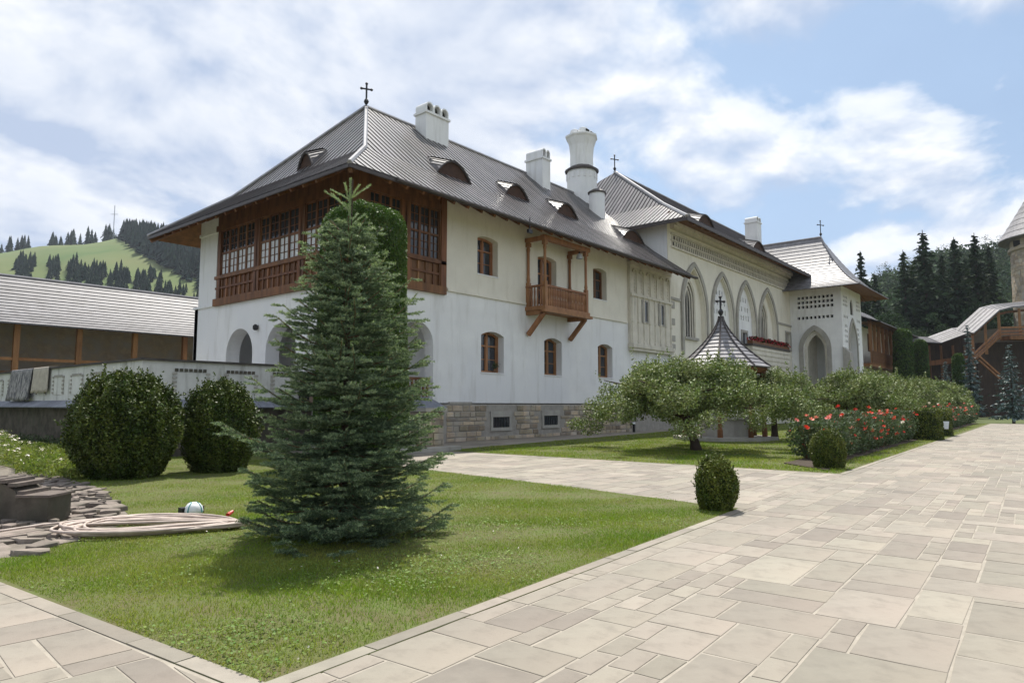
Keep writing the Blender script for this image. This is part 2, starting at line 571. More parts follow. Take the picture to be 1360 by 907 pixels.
def leaf_quads(P, size, rng, aspect=0.55, normal=None, nmix=0.0, along=None, amix=0.0):
    """diamond leaves at points P; normal/along pull the leaf plane / long axis towards a direction"""
    n = len(P)
    nn = unit(rng.normal(size=(n, 3)))
    if normal is not None:
        nn = unit(nn * (1 - nmix) + normal * nmix)
    t = rng.normal(size=(n, 3))
    if along is not None:
        t = unit(t) * (1 - amix) + along * amix
    t = unit(t - nn * np.sum(t * nn, 1, keepdims=True))
    b = np.cross(nn, t)
    L = (size * rng.uniform(0.65, 1.35, n))[:, None]
    q = np.empty((n, 4, 3))
    q[:, 0] = P - t * L * 0.5
    q[:, 1] = P + b * L * aspect * 0.5 - t * L * 0.05
    q[:, 2] = P + t * L * 0.5
    q[:, 3] = P - b * L * aspect * 0.5 - t * L * 0.05
    return q.reshape(-1, 3)


def arch(s0, s1, z0, zt, kind='seg', rise=None, n=12):
    """outline of an opening: bottom-left, bottom-right, then over the head from right to left"""
    w = s1 - s0
    m = (s0 + s1) / 2
    pts = [(s0, z0), (s1, z0)]
    if kind == 'flat':
        return pts + [(s1, zt), (s0, zt)]
    if kind == 'round':
        rise = w / 2
    elif rise is None:
        rise = w * 0.16
    zs = zt - rise
    if kind == 'pointed':
        Rr = (rise * rise + w * w / 4) / w
        a1 = math.asin(min(1, rise / Rr))
        h = n // 2
        right = [(s1 - Rr + Rr * math.cos(a1 * i / h), zs + Rr * math.sin(a1 * i / h)) for i in range(h + 1)]
        left = [(2 * m - x, z) for x, z in reversed(right[:-1])]
        return pts + right + left
    Rr = (rise * rise + w * w / 4) / (2 * rise)
    a = math.asin(min(1, w / 2 / Rr))
    zc = zt - Rr
    return pts + [(m + Rr * math.sin(a - 2 * a * i / n), zc + Rr * math.cos(a - 2 * a * i / n)) for i in range(n + 1)]


def in_poly(P, poly):
    x, y = P[:, 0], P[:, 1]
    r = np.zeros(len(P), bool)
    n = len(poly)
    for i in range(n):
        x0, y0 = poly[i]
        x1, y1 = poly[(i + 1) % n]
        c = ((y0 > y) != (y1 > y))
        xx = (x1 - x0) * (y - y0) / ((y1 - y0) if y1 != y0 else 1e-9) + x0
        r ^= c & (x < xx)
    return r


def sample_poly(poly, cnt, rng):
    poly = np.asarray(poly)
    lo, hi = poly.min(0), poly.max(0)
    out = []
    got = 0
    while got < cnt:
        P = lo + rng.random((cnt * 2, 2)) * (hi - lo)
        P = P[in_poly(P, poly)]
        out.append(P)
        got += len(P)
    return np.concatenate(out)[:cnt]


def clip(poly, conv):
    """Sutherland-Hodgman: poly clipped by the convex ccw polygon conv"""
    out = list(poly)
    for i in range(len(conv)):
        a, b = conv[i], conv[(i + 1) % len(conv)]
        ins = lambda p: (b[0] - a[0]) * (p[1] - a[1]) - (b[1] - a[1]) * (p[0] - a[0]) >= 0
        cur, out = out, []
        for j in range(len(cur)):
            p, q = cur[j - 1], cur[j]
            ip, iq = ins(p), ins(q)
            if ip != iq:
                d = (b[0] - a[0]) * (q[1] - p[1]) - (b[1] - a[1]) * (q[0] - p[0])
                e = (b[0] - a[0]) * (p[1] - a[1]) - (b[1] - a[1]) * (p[0] - a[0])
                tt = -e / d
                out.append((p[0] + (q[0] - p[0]) * tt, p[1] + (q[1] - p[1]) * tt))
            if iq:
                out.append(q)
        if len(out) < 3:
            return []
    return out


def area2(p):
    return 0.5 * sum(p[i - 1][0] * p[i][1] - p[i][0] * p[i - 1][1] for i in range(len(p)))

# ================================================================== GROUND, PAVING, LAWNS
g = MB().add([(-3000, -3000, -0.12), (3000, -3000, -0.12), (3000, 3000, -0.12), (-3000, 3000, -0.12)], [(0, 1, 2, 3)])
tag(g.build('ground', 'ground_mat'), kind='structure')

PROM = [(-8, -16), (75, -16), (75, 6.55), (37.65, 5.22), (17.85, 4.5), (10.82, 4.20), (2.18, 3.70), (-8, 3.1)]
CROSS = [(10.86, 4.20), (17.85, 4.5), (17.71, 15.27), (17.65, 18.1), (13.1, 18.5), (12.16, 12.75), (11.45, 8.04)]
LEFTP = [(-8, 3.1), (2.18, 3.70), (1.87, 7.46), (1.55, 12.0), (-8, 12.0)]
FRONT = [(13.1, 18.52), (17.7, 18.12), (44, 20.9), (44, 21.98), (13.1, 21.98)]
LAWN1 = [(2.18, 3.70), (10.82, 4.20), (11.53, 8.04), (12.16, 12.75), (13.1, 18.5), (13.0, 23.0), (5.6, 23.0), (5.25, 15.1), (4.4, 11.3),
         (3.9, 10.3), (2.5, 9.0), (1.72, 9.3), (1.87, 7.46)]
LAWN2 = [(17.85, 4.5), (37.65, 5.22), (75, 6.55), (75, 20.9), (44, 20.85), (17.7, 18.05), (17.71, 15.27)]
BED = [(18.3, 5.0), (20.5, 5.45), (37.6, 6.15), (74.9, 7.5), (74.9, 8.7), (37.6, 7.3), (19.9, 6.6)]


def sheet(name, poly, z, mat, kind='structure', thick=0.11):
    m = MB()
    n = len(poly)
    vs = [(x, y, z) for x, y in poly] + [(x, y, z - thick) for x, y in poly]
    fs = [tuple(t) for t in tessellate_polygon([[Vector((x, y, 0)) for x, y in poly]])]
    fs += [(i, i + n, (i + 1) % n + n, (i + 1) % n) for i in range(n)]
    m.add(vs, fs)
    return tag(m.build(name, mat), kind=kind)


def pave(name, poly, unit_, origin, ang, seed, max_single, z0=0.0):
    """a mortar bed with random-ashlar stone slabs laid on it, each slab its own piece while it shows large"""
    base = sheet(name, poly, z0, 'paver_joint')
    rnd = random.Random(seed)
    ca, sa = math.cos(ang), math.sin(ang)
    loc = lambda x, y: ((x - origin[0]) * ca + (y - origin[1]) * sa, -(x - origin[0]) * sa + (y - origin[1]) * ca)
    wor = lambda u, v: (origin[0] + u * ca - v * sa, origin[1] + u * sa + v * ca)
    L = [loc(x, y) for x, y in poly]
    u0, v0 = min(p[0] for p in L), min(p[1] for p in L)
    nu, nv = int((max(p[0] for p in L) - u0) / unit_) + 2, int((max(p[1] for p in L) - v0) / unit_) + 2
    occ = np.zeros((nu, nv), bool)
    sizes = [(2, 2), (3, 2), (2, 3), (3, 3), (4, 3), (3, 4), (5, 3), (3, 5), (4, 2), (2, 4), (6, 3), (4, 4), (5, 2), (1, 2), (2, 1), (3, 1), (1, 3)]
    wts = [5, 6, 6, 6, 6, 6, 4, 4, 4, 4, 2, 3, 3, 2, 2, 2, 2]
    stones = []
    for i in range(nu):
        for j in range(nv):
            if occ[i, j]:
                continue
            for a, b in rnd.choices(sizes, wts, k=6) + [(2, 1), (1, 2), (1, 1)]:
                if i + a <= nu and j + b <= nv and not occ[i:i + a, j:j + b].any():
                    break
            else:
                a = b = 1
            occ[i:i + a, j:j + b] = True
            gp = 0.010
            jt = lambda: rnd.uniform(-0.009, 0.009)
            q = [wor(u0 + (i + ex * a) * unit_ + (gp if ex == 0 else -gp) + jt(), v0 + (j + ey * b) * unit_ + (gp if ey == 0 else -gp) + jt())
                 for ex, ey in ((0, 0), (1, 0), (1, 1), (0, 1))]
            q = clip(q, poly)
            if len(q) < 3 or abs(area2(q)) < 0.012:
                continue
            c = np.mean(q, axis=0)
            x, y, k = project((c[0], c[1], 0.0))
            vis = k > 1 and -150 < x < W + 150 and y < H + 120
            if not vis and (k < -2 or k > 1 and not (-500 < x < W + 500)):
                continue
            size = abs(area2(q)) * 1.65 / max(k, 1.5) ** 3 if vis else 0
            stones.append((size, q))
    stones.sort(key=lambda s: -s[0])
    rest = MB()
    rt = []
    for n_, (sz, q) in enumerate(stones):
        hgt = z0 + 0.0045 + rnd.uniform(-0.0012, 0.0012)
        c = np.mean(q, axis=0)
        n = len(q)
        vs = [(x, y, z0 - 0.02) for x, y in q] + [(x, y, hgt - 0.002) for x, y in q]
        for x, y in q:
            d = np.array([c[0] - x, c[1] - y])
            d = d / max(np.linalg.norm(d), 1e-6) * 0.006
            vs.append((x + d[0], y + d[1], hgt + rnd.uniform(-0.0006, 0.0006)))
        fs = [(i, (i + 1) % n, (i + 1) % n + n, i + n) for i in range(n)] + [(i + n, (i + 1) % n + n, (i + 1) % n + 2 * n, i + 2 * n) for i in range(n)]
        fs.append(tuple(range(2 * n, 3 * n)))
        tv = min(1.0, max(0.0, rnd.gauss(0.5, 0.27)))
        if n_ < max_single and sz > 0:
            MB().add(vs, fs).build('paving_slab', 'paver', base, loc=(c[0], c[1], z0), tint=tv)
        else:
            rest.add(vs, fs)
            rt += [tv] * len(vs)
    if rest.v:
        tag(rest.build('paving_slabs', 'paver', base, tint=rt), kind='stuff')
    return base


pave('promenade', PROM, 0.195, (2.3, 3.72), R_(2.6), 11, 300)
pave('cross_path', CROSS, 0.20, (10.82, 4.2), R_(1.0), 12, 150, 0.001)
pave('left_path', LEFTP, 0.24, (2.0, 6.0), R_(-4.0), 13, 80, 0.001)
pave('facade_path', FRONT, 0.30, (17, 18), R_(2.0), 14, 40, 0.001)

# thin stone edging along the lawns
rnd = random.Random(5)


def edging(a, b, w, side, zt=0.009, name='lawn_edging'):
    a, b = np.array(a, float), np.array(b, float)
    Ln = np.linalg.norm(b - a)
    d = (b - a) / Ln
    n = np.array([-d[1], d[0]]) * side
    root = empty(name, (*(a + n * w / 2), 0.0))
    root['kind'] = 'structure'
    s = 0.0
    while s < Ln - 0.05:
        l = min(rnd.uniform(0.5, 1.15), Ln - s)
        p, q = a + d * (s + 0.006), a + d * (s + l - 0.006)
        t = zt + rnd.uniform(-0.002, 0.002)
        m = MB()
        vs = [(*p, -0.03), (*q, -0.03), (*(q + n * w), -0.03), (*(p + n * w), -0.03)]
        vs += [(v[0], v[1], t) for v in vs]
        m.add(vs, [(0, 3, 2, 1), (4, 5, 6, 7), (0, 1, 5, 4), (1, 2, 6, 5), (2, 3, 7, 6), (3, 0, 4, 7)])
        m.build('edging_stone', 'paver', root, tint=min(1.0, max(0.0, rnd.gauss(0.55, 0.2))))
        s += l


edging((2.18, 3.705), (10.82, 4.205), 0.13, 1)
edging((2.18, 3.72), (1.72, 9.2), 0.14, -1)
edging((17.87, 4.505), (37.65, 5.225), 0.12, 1)

sheet('lawn', LAWN1, 0.006, 'soil')
sheet('lawn', LAWN2, 0.006, 'soil')
sheet('flower_bed', BED, 0.035, 'soil_dark', thick=0.06)


def grass(name, poly, cnt, h, w, seed, label, avoid=(), keep=None, z=0.0):
    rng = np.random.default_rng(seed)
    P = sample_poly(poly, cnt, rng)
    for a in avoid:
        P = P[~in_poly(P, a)]
    if keep is not None:
        P = P[keep(P, rng)]
    # patchiness: taller and thinner spots
    pat = 0.75 + 0.35 * np.sin(P[:, 0] * 1.7 + np.sin(P[:, 1] * 1.1) * 2) * np.sin(P[:, 1] * 1.9 + P[:, 0] * 0.4)
    n = len(P)
    worn = np.sin(P[:, 0] * 0.9 + 2.2) * np.sin(P[:, 1] * 0.75 + 0.5 * P[:, 0]) + 0.4 * np.sin(P[:, 0] * 2.9 + P[:, 1] * 2.1)
    keep_ = rng.random(len(P)) > np.clip(worn - 0.25, 0, 0.65)
    P, pat = P[keep_], pat[keep_]
    n = len(P)
    hh = h * rng.uniform(0.45, 1.25, n) * pat
    a = rng.uniform(0, 2 * PI, n)
    l = rng.uniform(0, 2 * PI, n)
    lean = hh * rng.uniform(0.15, 1.0, n)
    B = np.column_stack([P, np.full(n, z)])
    side = np.column_stack([np.cos(a), np.sin(a), np.zeros(n)]) * (w * rng.uniform(0.6, 1.3, n))[:, None] / 2
    tip = B + np.column_stack([np.cos(l) * lean, np.sin(l) * lean, hh])
    V = np.stack([B - side, B + side, tip], 1).reshape(-1, 3)
    o = np_mesh(name, V, 3, 'grass_blade')
    return tag(o, label, 'grass', kind='stuff')


def near_keep(P, rng):
    d = np.hypot(P[:, 0], P[:, 1])
    return rng.random(len(P)) < np.clip((7.0 / d) ** 1.5, 0.12, 1)


LAWN1_IN = [(2.30, 3.86), (10.84, 4.34), (11.53, 8.04), (12.16, 12.75), (13.1, 18.5), (13.0, 23.0), (5.6, 23.0), (5.25, 15.1), (4.4, 11.3),
            (3.9, 10.3), (2.5, 9.0), (1.92, 9.2), (2.05, 7.46)]
grass('lawn_grass', LAWN1_IN, 1200000, 0.043, 0.0075, 1, 'short mown green grass of the lawn under the blue spruce', keep=near_keep)
rng = np.random.default_rng(77)
P = sample_poly(LAWN1_IN, 120000, rng)
d_ = np.hypot(P[:, 0], P[:, 1])
cl_n = np.sin(P[:, 0] * 1.3 + 1.7 * np.sin(P[:, 1] * 0.9)) * np.sin(P[:, 1] * 1.5 + 0.6 * P[:, 0]) + 0.35 * np.sin(P[:, 0] * 4.1) * np.sin(P[:, 1] * 3.7)
P = P[(rng.random(len(P)) < np.clip((6.5 / d_) ** 1.6, 0.05, 1)) & (cl_n > rng.uniform(-0.2, 0.9, len(P)))]
Q = np.column_stack([P, rng.uniform(0.02, 0.06, len(P))])
tag(np_mesh('clover', leaf_quads(Q, 0.024, rng, 0.9, np.array([0, 0, 1.0]), 0.7), 4, 'clover_leaf'), 'darker clover patches scattered through the front lawn', 'clover', kind='stuff')
k = rng.choice(len(Q), 50)
Q2 = Q[k] + [0, 0, 0.018]
tag(np_mesh('clover_flowers', leaf_quads(Q2, 0.022, rng, 0.9, np.array([0, 0, 1.0]), 0.5), 4, 'petal_white'), 'tiny white clover flowers dotted over the front lawn', 'flowers', kind='stuff')
LAWN2_IN = [(17.95, 4.66), (37.65, 5.38), (75, 6.7), (75, 20.8), (44, 20.75), (17.8, 17.95), (17.77, 15.27)]
grass('lawn_grass', LAWN2_IN, 420000, 0.075, 0.018, 2, 'sunlit green grass of the lawn around the apple tree and the rose bed',
      avoid=[BED], keep=lambda P, r: r.random(len(P)) < np.clip((24.0 / np.hypot(P[:, 0], P[:, 1])) ** 1.6, 0.1, 1))

# ================================================================== RESIDENCE (near block)
Y0, XB, XE = 22.03, 16.74, 43.75          # long facade plane, gable-side plane, where the hall begins
YN = 35.45                                # north corner of the gable side
OV = 1.9
EX, EY, EZ = XB - OV, Y0 - OV, 10.45      # eave corner
KICK, KZ = 3.0, 12.63
APX, APY, APZ = 22.2, 28.75, 17.55
mA = lambda s, z, d=0.0: (s, Y0 + d, z)
mB = lambda s, z, d=0.0: (XB + d, s, z)

res = empty('residence_building', (XB, Y0, 0),
            'white two storey house with timber gallery, eyebrow dormers and big grey roof', 'building')

# --- walls with real openings
low_win = [(24.09, 25.77, 3.22, 5.22), (29.10, 30.70, 3.26, 5.28), (34.38, 36.02, 3.30, 5.32)]
up_win = [(23.80, 25.30, 7.96, 9.86), (28.55, 30.25, 7.0, 9.70), (33.95, 35.45, 7.98, 9.88)]
base_win = [(24.80, 26.05, 0.57, 1.08), (28.86, 30.10, 0.60, 1.10)]
holes_low = [arch(a, b, c, d, rise=0.2) for a, b, c, d in low_win]
holes_up = [arch(a, b, c, d, rise=0.14) for a, b, c, d in up_win]
SC = 6.88
loggia = arch(18.98, 20.95, 1.75, 5.30, 'round')
MB().wall([(XB, 1.75), (XE, 1.75), (XE, SC), (XB, SC)], [loggia] + holes_low, mA, [0.55] + [0.45] * 3).build('wall', 'plaster', res)
MB().wall([(21.6, SC), (XE, SC), (XE, 11.6), (21.6, 11.6)], holes_up, mA, 0.42).build('wall', 'plaster_warm', res)
# string course and its shadow lip
for a, b in ((21.75, 27.45), (31.6, 37.75)):
    m = MB()
    m.box((a, Y0 - 0.10, SC - 0.05), (b, Y0 + 0.02, SC + 0.06))
    m.box((a, Y0 - 0.05, SC + 0.06), (b, Y0 + 0.02, SC + 0.13))
    m.build('string_course', 'plaster_warm', res)
# gable side: arcade below, gallery above
arc_s = [(31.90 - 3.62 * k - 2.05, 31.90 - 3.62 * k + 0.42) for k in range(3)]
holes_b = [arch(a, b, 1.9, 5.33, 'round', n=16) for a, b in arc_s]
MB().wall([(Y0, 0.0), (YN + 0.35, 0.0), (YN + 0.35, 6.70), (Y0, 6.70)], holes_b, mB, 0.7).build('wall', 'plaster', res)
m = MB()
m.box((XB, YN - 0.02, 0), (XE, YN + 0.33, 6.7))
m.box((XB + 0.002, 33.62, 6.7), (XE, YN, 11.6))
m.box((XB - 0.05, 33.50, 10.45), (XB + 0.3, YN + 0.06, 10.6))
m.build('wall', 'plaster', res)
MB().box((XB - 0.08, 33.55, 6.64), (XB + 0.2, YN + 0.42, 6.76)).build('ledge', 'plaster', res)
# loggia room behind the arches (floor, back wall, vault, cross walls)
m = MB()
m.box((XB + 0.7, Y0 + 0.56, 1.70), (21.4, YN, 1.86))
m.box((21.4, Y0 + 0.56, 1.7), (21.6, YN, 6.5))
m.box((XB + 0.7, Y0 + 0.56, 6.35), (21.4, YN, 6.5))
m.box((XB + 0.7, Y0 + 0.02, 1.2), (18.7, Y0 + 0.56, 6.4))
m.build('loggia_room', 'plaster', res)
door = MB().box((21.32, 27.0, 1.9), (21.4, 28.4, 4.6)).build('door', 'wood', res)
MB().box((21.28, 27.15, 2.1), (21.32, 27.62, 4.4)).box((21.28, 27.78, 2.1), (21.32, 28.25, 4.4)).build('door_panel', 'wood_light', door)

# --- rubble plinth, each stone its own piece
pl = MB().box((XB, Y0 - 0.10, -0.05), (XE, Y0 + 0.05, 1.70)).build('plinth', 'mortar', res)
m = MB()
m.box((21.9, Y0 - 0.13, 1.70), (23.35, Y0 + 0.02, 1.80))
m.build('plinth_cap', 'ashlar', res)
rnd = random.Random(3)
z = -0.02
while z < 1.62:
    hh = min(rnd.uniform(0.17, 0.30), 1.68 - z)
    x = 21.7
    while x < 38.0:
        l = rnd.uniform(0.28, 0.78)
        x1 = min(x + l, 38.0)
        bad = any(x1 > a - 0.18 and x < b + 0.18 and z + hh > c - 0.18 and z < d + 0.30 for a, b, c, d in base_win)
        if not bad:
            pr = Y0 - 0.10 - rnd.uniform(0.018, 0.055)
            g_ = 0.012
            jt = lambda k=0.02: rnd.uniform(-k, k)
            f0 = [(x + g_ + abs(jt()), z + g_ + abs(jt())), (x1 - g_ - abs(jt()), z + g_ + abs(jt())), (x1 - g_ - abs(jt(.03)), z + hh - g_ - abs(jt())), (x + g_ + abs(jt(.03)), z + hh - g_ - abs(jt()))]
            cx_, cz_ = (x + x1) / 2, z + hh / 2
            vs = [(a, Y0 - 0.095, b) for a, b in f0] + [(a, pr + 0.02, b) for a, b in f0] + [(cx_ + (a - cx_) * 0.88, pr + jt(0.006), cz_ + (b - cz_) * 0.84) for a, b in f0]
            fs = [(i, (i + 1) % 4, (i + 1) % 4 + 4, i + 4) for i in range(4)] + [(i + 4, (i + 1) % 4 + 4, (i + 1) % 4 + 8, i + 8) for i in range(4)] + [(8, 9, 10, 11)]
            MB().add(vs, fs).build('stone', 'rubble', pl, tint=min(1.0, max(0.0, rnd.gauss(0.5, 0.28))))
        x = x1
    z += hh
for a, b, c, d in base_win:
    w = MB()
    w.box((a - 0.17, Y0 - 0.17, d), (b + 0.17, Y0 - 0.09, d + 0.28))
    w.box((a - 0.15, Y0 - 0.165, c - 0.16), (b + 0.15, Y0 - 0.09, c))
    w.box((a - 0.13, Y0 - 0.162, c), (a, Y0 - 0.09, d))
    w.box((b, Y0 - 0.162, c), (b + 0.13, Y0 - 0.09, d))
    w = w.build('cellar_window', 'ashlar', res)
    MB().box((a, Y0 - 0.115, c), (b, Y0 - 0.105, d)).build('pane', 'glass', w)
    q = MB()
    for k in range(1, 6):
        xx = a + (b - a) * k / 6
        q.box((xx - 0.012, Y0 - 0.135, c), (xx + 0.012, Y0 - 0.118, d))
    q.build('grille', 'iron', w)


def window(parent, mp, s0, s1, z0, z1, d, rise=0.2, wood='wood_light', cols=2, rows=3, curtain=False, name='window'):
    """wooden casement set back in its opening: frame, casement bars, one pane per light"""
    fr = MB()
    o = arch(s0, s1, z0, z1, rise=rise)
    t = 0.11
    i = arch(s0 + t, s1 - t, z0 + t, z1 - t, rise=max(0.05, rise * 0.8))
    fr.band(o + o[:1], i + i[:1], mp, d - 0.07, d + 0.03)
    m_ = (s0 + s1) / 2
    fr.prism([(m_ - 0.055, z0 + t), (m_ + 0.055, z0 + t), (m_ + 0.055, z1 - t), (m_ - 0.055, z1 - t)], mp, d - 0.06, d + 0.02)
    zt = z0 + (z1 - z0) * 0.66
    fr.prism([(s0 + t, zt - 0.04), (s1 - t, zt - 0.04), (s1 - t, zt + 0.04), (s0 + t, zt + 0.04)], mp, d - 0.057, d + 0.017)
    for a, b in ((s0 + t, m_ - 0.055), (m_ + 0.055, s1 - t)):
        for e in (a, b - 0.05):
            fr.prism([(e, z0 + t), (e + 0.05, z0 + t), (e + 0.05, z1 - t - 0.1), (e, z1 - t - 0.1)], mp, d - 0.04, d + 0.012)
        for k in (0.33,):
            zz_ = z0 + (z1 - z0) * k
            fr.prism([(a, zz_ - 0.018), (b, zz_ - 0.018), (b, zz_ + 0.018), (a, zz_ + 0.018)], mp, d - 0.035, d + 0.01)
    w = fr.build(name, wood, parent)
    for a, b in ((s0 + 0.02, m_), (m_, s1 - 0.02)):
        MB().prism([(a, z0 + 0.02), (b, z0 + 0.02), (b, z1 - rise - 0.02), (a, z1 - rise - 0.02)], mp, d + 0.02, d + 0.028).build('pane', 'glass', w)
    MB().prism([(s0 + 0.02, z1 - rise - 0.015), (s1 - 0.02, z1 - rise - 0.015), (s1 - 0.1, z1 - 0.06), (m_, z1 - 0.02), (s0 + 0.1, z1 - 0.06)], mp, d + 0.02, d + 0.028).build('pane', 'glass', w)
    MB().prism([(s0 - 0.03, z0 - 0.05), (s1 + 0.03, z0 - 0.05), (s1 + 0.03, z0 + 0.003), (s0 - 0.03, z0 + 0.003)], mp, -0.04, d - 0.07).build('sill', 'plaster', w)
    # closing back so nothing shines through
    MB().prism([(s0 - 0.2, z0 - 0.2), (s1 + 0.2, z0 - 0.2), (s1 + 0.2, z1 + 0.2), (s0 - 0.2, z1 + 0.2)], mp, d + 0.2, d + 0.25).build('back', 'dark_void', w)
    return w


for a, b, c, d in low_win:
    window(res, mA, a, b, c, d, 0.45, rise=0.2)
for a, b, c, d in up_win:
    window(res, mA, a, b, c, d, 0.42, rise=0.14, wood='wood' if a > 33 else 'wood_light')
# reddish potted plant standing on the first sill
pp = empty('potted_plant', (25.35, Y0 + 0.2, 3.225), 'small leafy pot plant on the ground floor window sill', 'plant')
MB().lathe((25.35, Y0 + 0.2, 3.225), [(0.07, 0), (0.10, 0.2), (0.105, 0.2), (0.08, 0.19)], 10).build('pot', 'copper_brown', pp)
rng = np.random.default_rng(4)
np_mesh('leaves', leaf_quads(np.array([25.35, Y0 + 0.2, 3.56]) + rng.normal(size=(130, 3)) * [0.10, 0.06, 0.09], 0.08, rng), 4, 'leaf_rose', pp)

# --- glazed timber gallery wrapping the corner


def gallery_run(mp, s0, s1, groups, sign):
    """sill beam, panelled breast, posts, window groups and head beam along one side"""
    def bx(a, b, c, d, e, f, nm, mat='wood', par=res):
        return MB().prism([(a, c), (b, c), (b, d), (a, d)], mp, e, f).build(nm, mat, par)
    bx(s0, s1, 6.62, 6.98, -0.16, 0.25, 'sill_beam')
    bx(s0, s1, 7.00, 8.05, 0.02, 0.10, 'breast_panel', 'wood')
    bx(s0, s1, 7.48, 7.58, -0.06, 0.02, 'rail')
    bx(s0, s1, 7.98, 8.14, -0.12, 0.12, 'rail')
    bx(s0, s1, 10.46, 10.75, -0.10, 0.2, 'head_beam')
    bx(s0, s1, 10.75, 11.5, 0.0, 0.15, 'frieze_board')
    n = int(abs(s1 - s0) / 0.42)
    for k in range(n):                                   # turned balusters / stiles of the breast
        a = s0 + (s1 - s0) * (k + 0.5) / n
        bx(a - 0.05, a + 0.05, 7.02, 7.97, -0.035, 0.02, 'stile', 'wood_light' if k % 3 == 0 else 'wood')
    for a, b, cnt in groups:
        for p in (a, b):
            bx(p - 0.14, p + 0.14, 6.98, 10.46, -0.08, 0.14, 'post')
        lw = (b - a - 0.28) / cnt
        for k in range(cnt):
            q0 = a + 0.14 + k * lw
            q1 = q0 + lw
            f = MB()
            for e in (q0, q1 - 0.06):
                f.prism([(e, 8.14), (e + 0.06, 8.14), (e + 0.06, 10.46), (e, 10.46)], mp, -0.04, 0.05)
            for z_, t in ((8.14, 0.07), (9.22, 0.10), (10.39, 0.07)):
                f.prism([(q0 + 0.06, z_), (q1 - 0.06, z_), (q1 - 0.06, z_ + t), (q0 + 0.06, z_ + t)], mp, -0.04, 0.05)
            wv = (q0 + q1) / 2
            f.prism([(wv - 0.014, 8.21), (wv + 0.014, 8.21), (wv + 0.014, 9.22), (wv - 0.014, 9.22)], mp, -0.02, 0.02)
            f.prism([(wv - 0.014, 9.32), (wv + 0.014, 9.32), (wv + 0.014, 10.39), (wv - 0.014, 10.39)], mp, -0.02, 0.02)
            for z_ in (8.54, 8.88, 9.66, 10.02):
                f.prism([(q0 + 0.06, z_ - 0.013), (wv - 0.016, z_ - 0.013), (wv - 0.016, z_ + 0.013), (q0 + 0.06, z_ + 0.013)], mp, -0.018, 0.018)
                f.prism([(wv + 0.016, z_ - 0.013), (q1 - 0.06, z_ - 0.013), (q1 - 0.06, z_ + 0.013), (wv + 0.016, z_ + 0.013)], mp, -0.018, 0.018)
            f = f.build('window', 'wood', res)
            for (x0, x1) in ((q0 + 0.03, wv), (wv, q1 - 0.03)):
                MB().prism([(x0, 8.2), (x1, 8.2), (x1, 9.24), (x0, 9.24)], mp, 0.022, 0.030).build('pane', 'curtain' if sign < 0 else 'glass', f)
                MB().prism([(x0, 9.3), (x1, 9.3), (x1, 10.42), (x0, 10.42)], mp, 0.022, 0.030).build('pane', 'glass', f)


gallery_run(mB, Y0 - 0.02, 33.60, [(29.75, 33.25, 4), (26.05, 29.55, 4), (22.3, 25.85, 4)], -1)
gallery_run(mA, XB + 0.26, 21.60, [(17.1, 19.1, 3), (19.3, 21.35, 3)], 1)
MB().box((XB - 0.12, Y0 - 0.14, 6.985), (XB + 0.28, Y0 + 0.2, 11.3)).build('corner_post', 'wood', res)
MB().prism([(21.28, 6.99), (21.62, 6.99), (21.62, 11.3), (21.28, 11.3)], mA, -0.12, 0.1).build('post', 'wood', res)
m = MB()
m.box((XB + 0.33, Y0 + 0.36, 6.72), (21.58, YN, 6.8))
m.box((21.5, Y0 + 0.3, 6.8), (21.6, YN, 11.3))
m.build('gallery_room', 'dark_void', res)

# loggia balustrade in the round arch
q = MB()
q.box((18.98, Y0 + 0.2, 2.75), (20.95, Y0 + 0.32, 2.87))
q.build('handrail', 'wood', res)
for k in range(9):
    xx = 19.08 + k * 0.22
    MB().box((xx - 0.045, Y0 + 0.22, 1.87), (xx + 0.045, Y0 + 0.30, 2.75)).build('baluster', 'wood', res)
# small black wall lamp between the arches
wl = empty('wall_lamp', (XB - 0.1, 29.42, 5.25), 'small black lamp fixed between the arches of the white arcade', 'lamp')
MB().lathe((XB - 0.13, 29.42, 5.12), [(0.06, 0), (0.12, 0.06), (0.12, 0.2), (0.04, 0.28)], 10).build('shade', 'iron', wl)
MB().box((XB - 0.12, 29.38, 5.28), (XB - 0.002, 29.46, 5.36)).build('bracket', 'iron', wl)

# --- hanging timber balcony
BX0, BX1, BD = 27.55, 31.47, 1.20
bal = MB()
bal.box((BX0 - 0.10, Y0 - BD - 0.12, 6.52), (BX1 + 0.10, Y0 - 0.002, 6.72))
bal.box((BX0 - 0.22, Y0 - BD - 0.22, 6.38), (BX1 + 0.22, Y0 - BD + 0.02, 6.52))
bal.box((BX0 - 0.02, Y0 - BD + 0.02, 6.30), (BX0 + 0.22, Y0 - 0.002, 6.515))
bal.box((BX1 - 0.22, Y0 - BD + 0.02, 6.30), (BX1 + 0.02, Y0 - 0.002, 6.515))
bal = bal.build('balcony', 'wood_light', res)
rl = MB()
rl.box((BX0 - 0.05, Y0 - BD - 0.06, 7.72), (BX1 + 0.05, Y0 - BD + 0.08, 7.82))
rl.box((BX0 - 0.05, Y0 - BD + 0.08, 7.72), (BX0 + 0.09, Y0 - 0.002, 7.82))
rl.box((BX1 - 0.09, Y0 - BD + 0.08, 7.72), (BX1 + 0.05, Y0 - 0.002, 7.82))
rl.build('handrail', 'wood_light', bal)
hbm = MB()
hbm.box((BX0 - 0.15, Y0 - BD - 0.14, 10.12), (BX1 + 0.15, Y0 - BD + 0.14, 10.36))
hbm.box((BX0 - 0.1, Y0 - BD + 0.14, 10.14), (BX0 + 0.12, Y0 - 0.002, 10.34))
hbm.box((BX1 - 0.12, Y0 - BD + 0.14, 10.14), (BX1 + 0.1, Y0 - 0.002, 10.34))
hbm.build('head_beam', 'wood_light', bal)
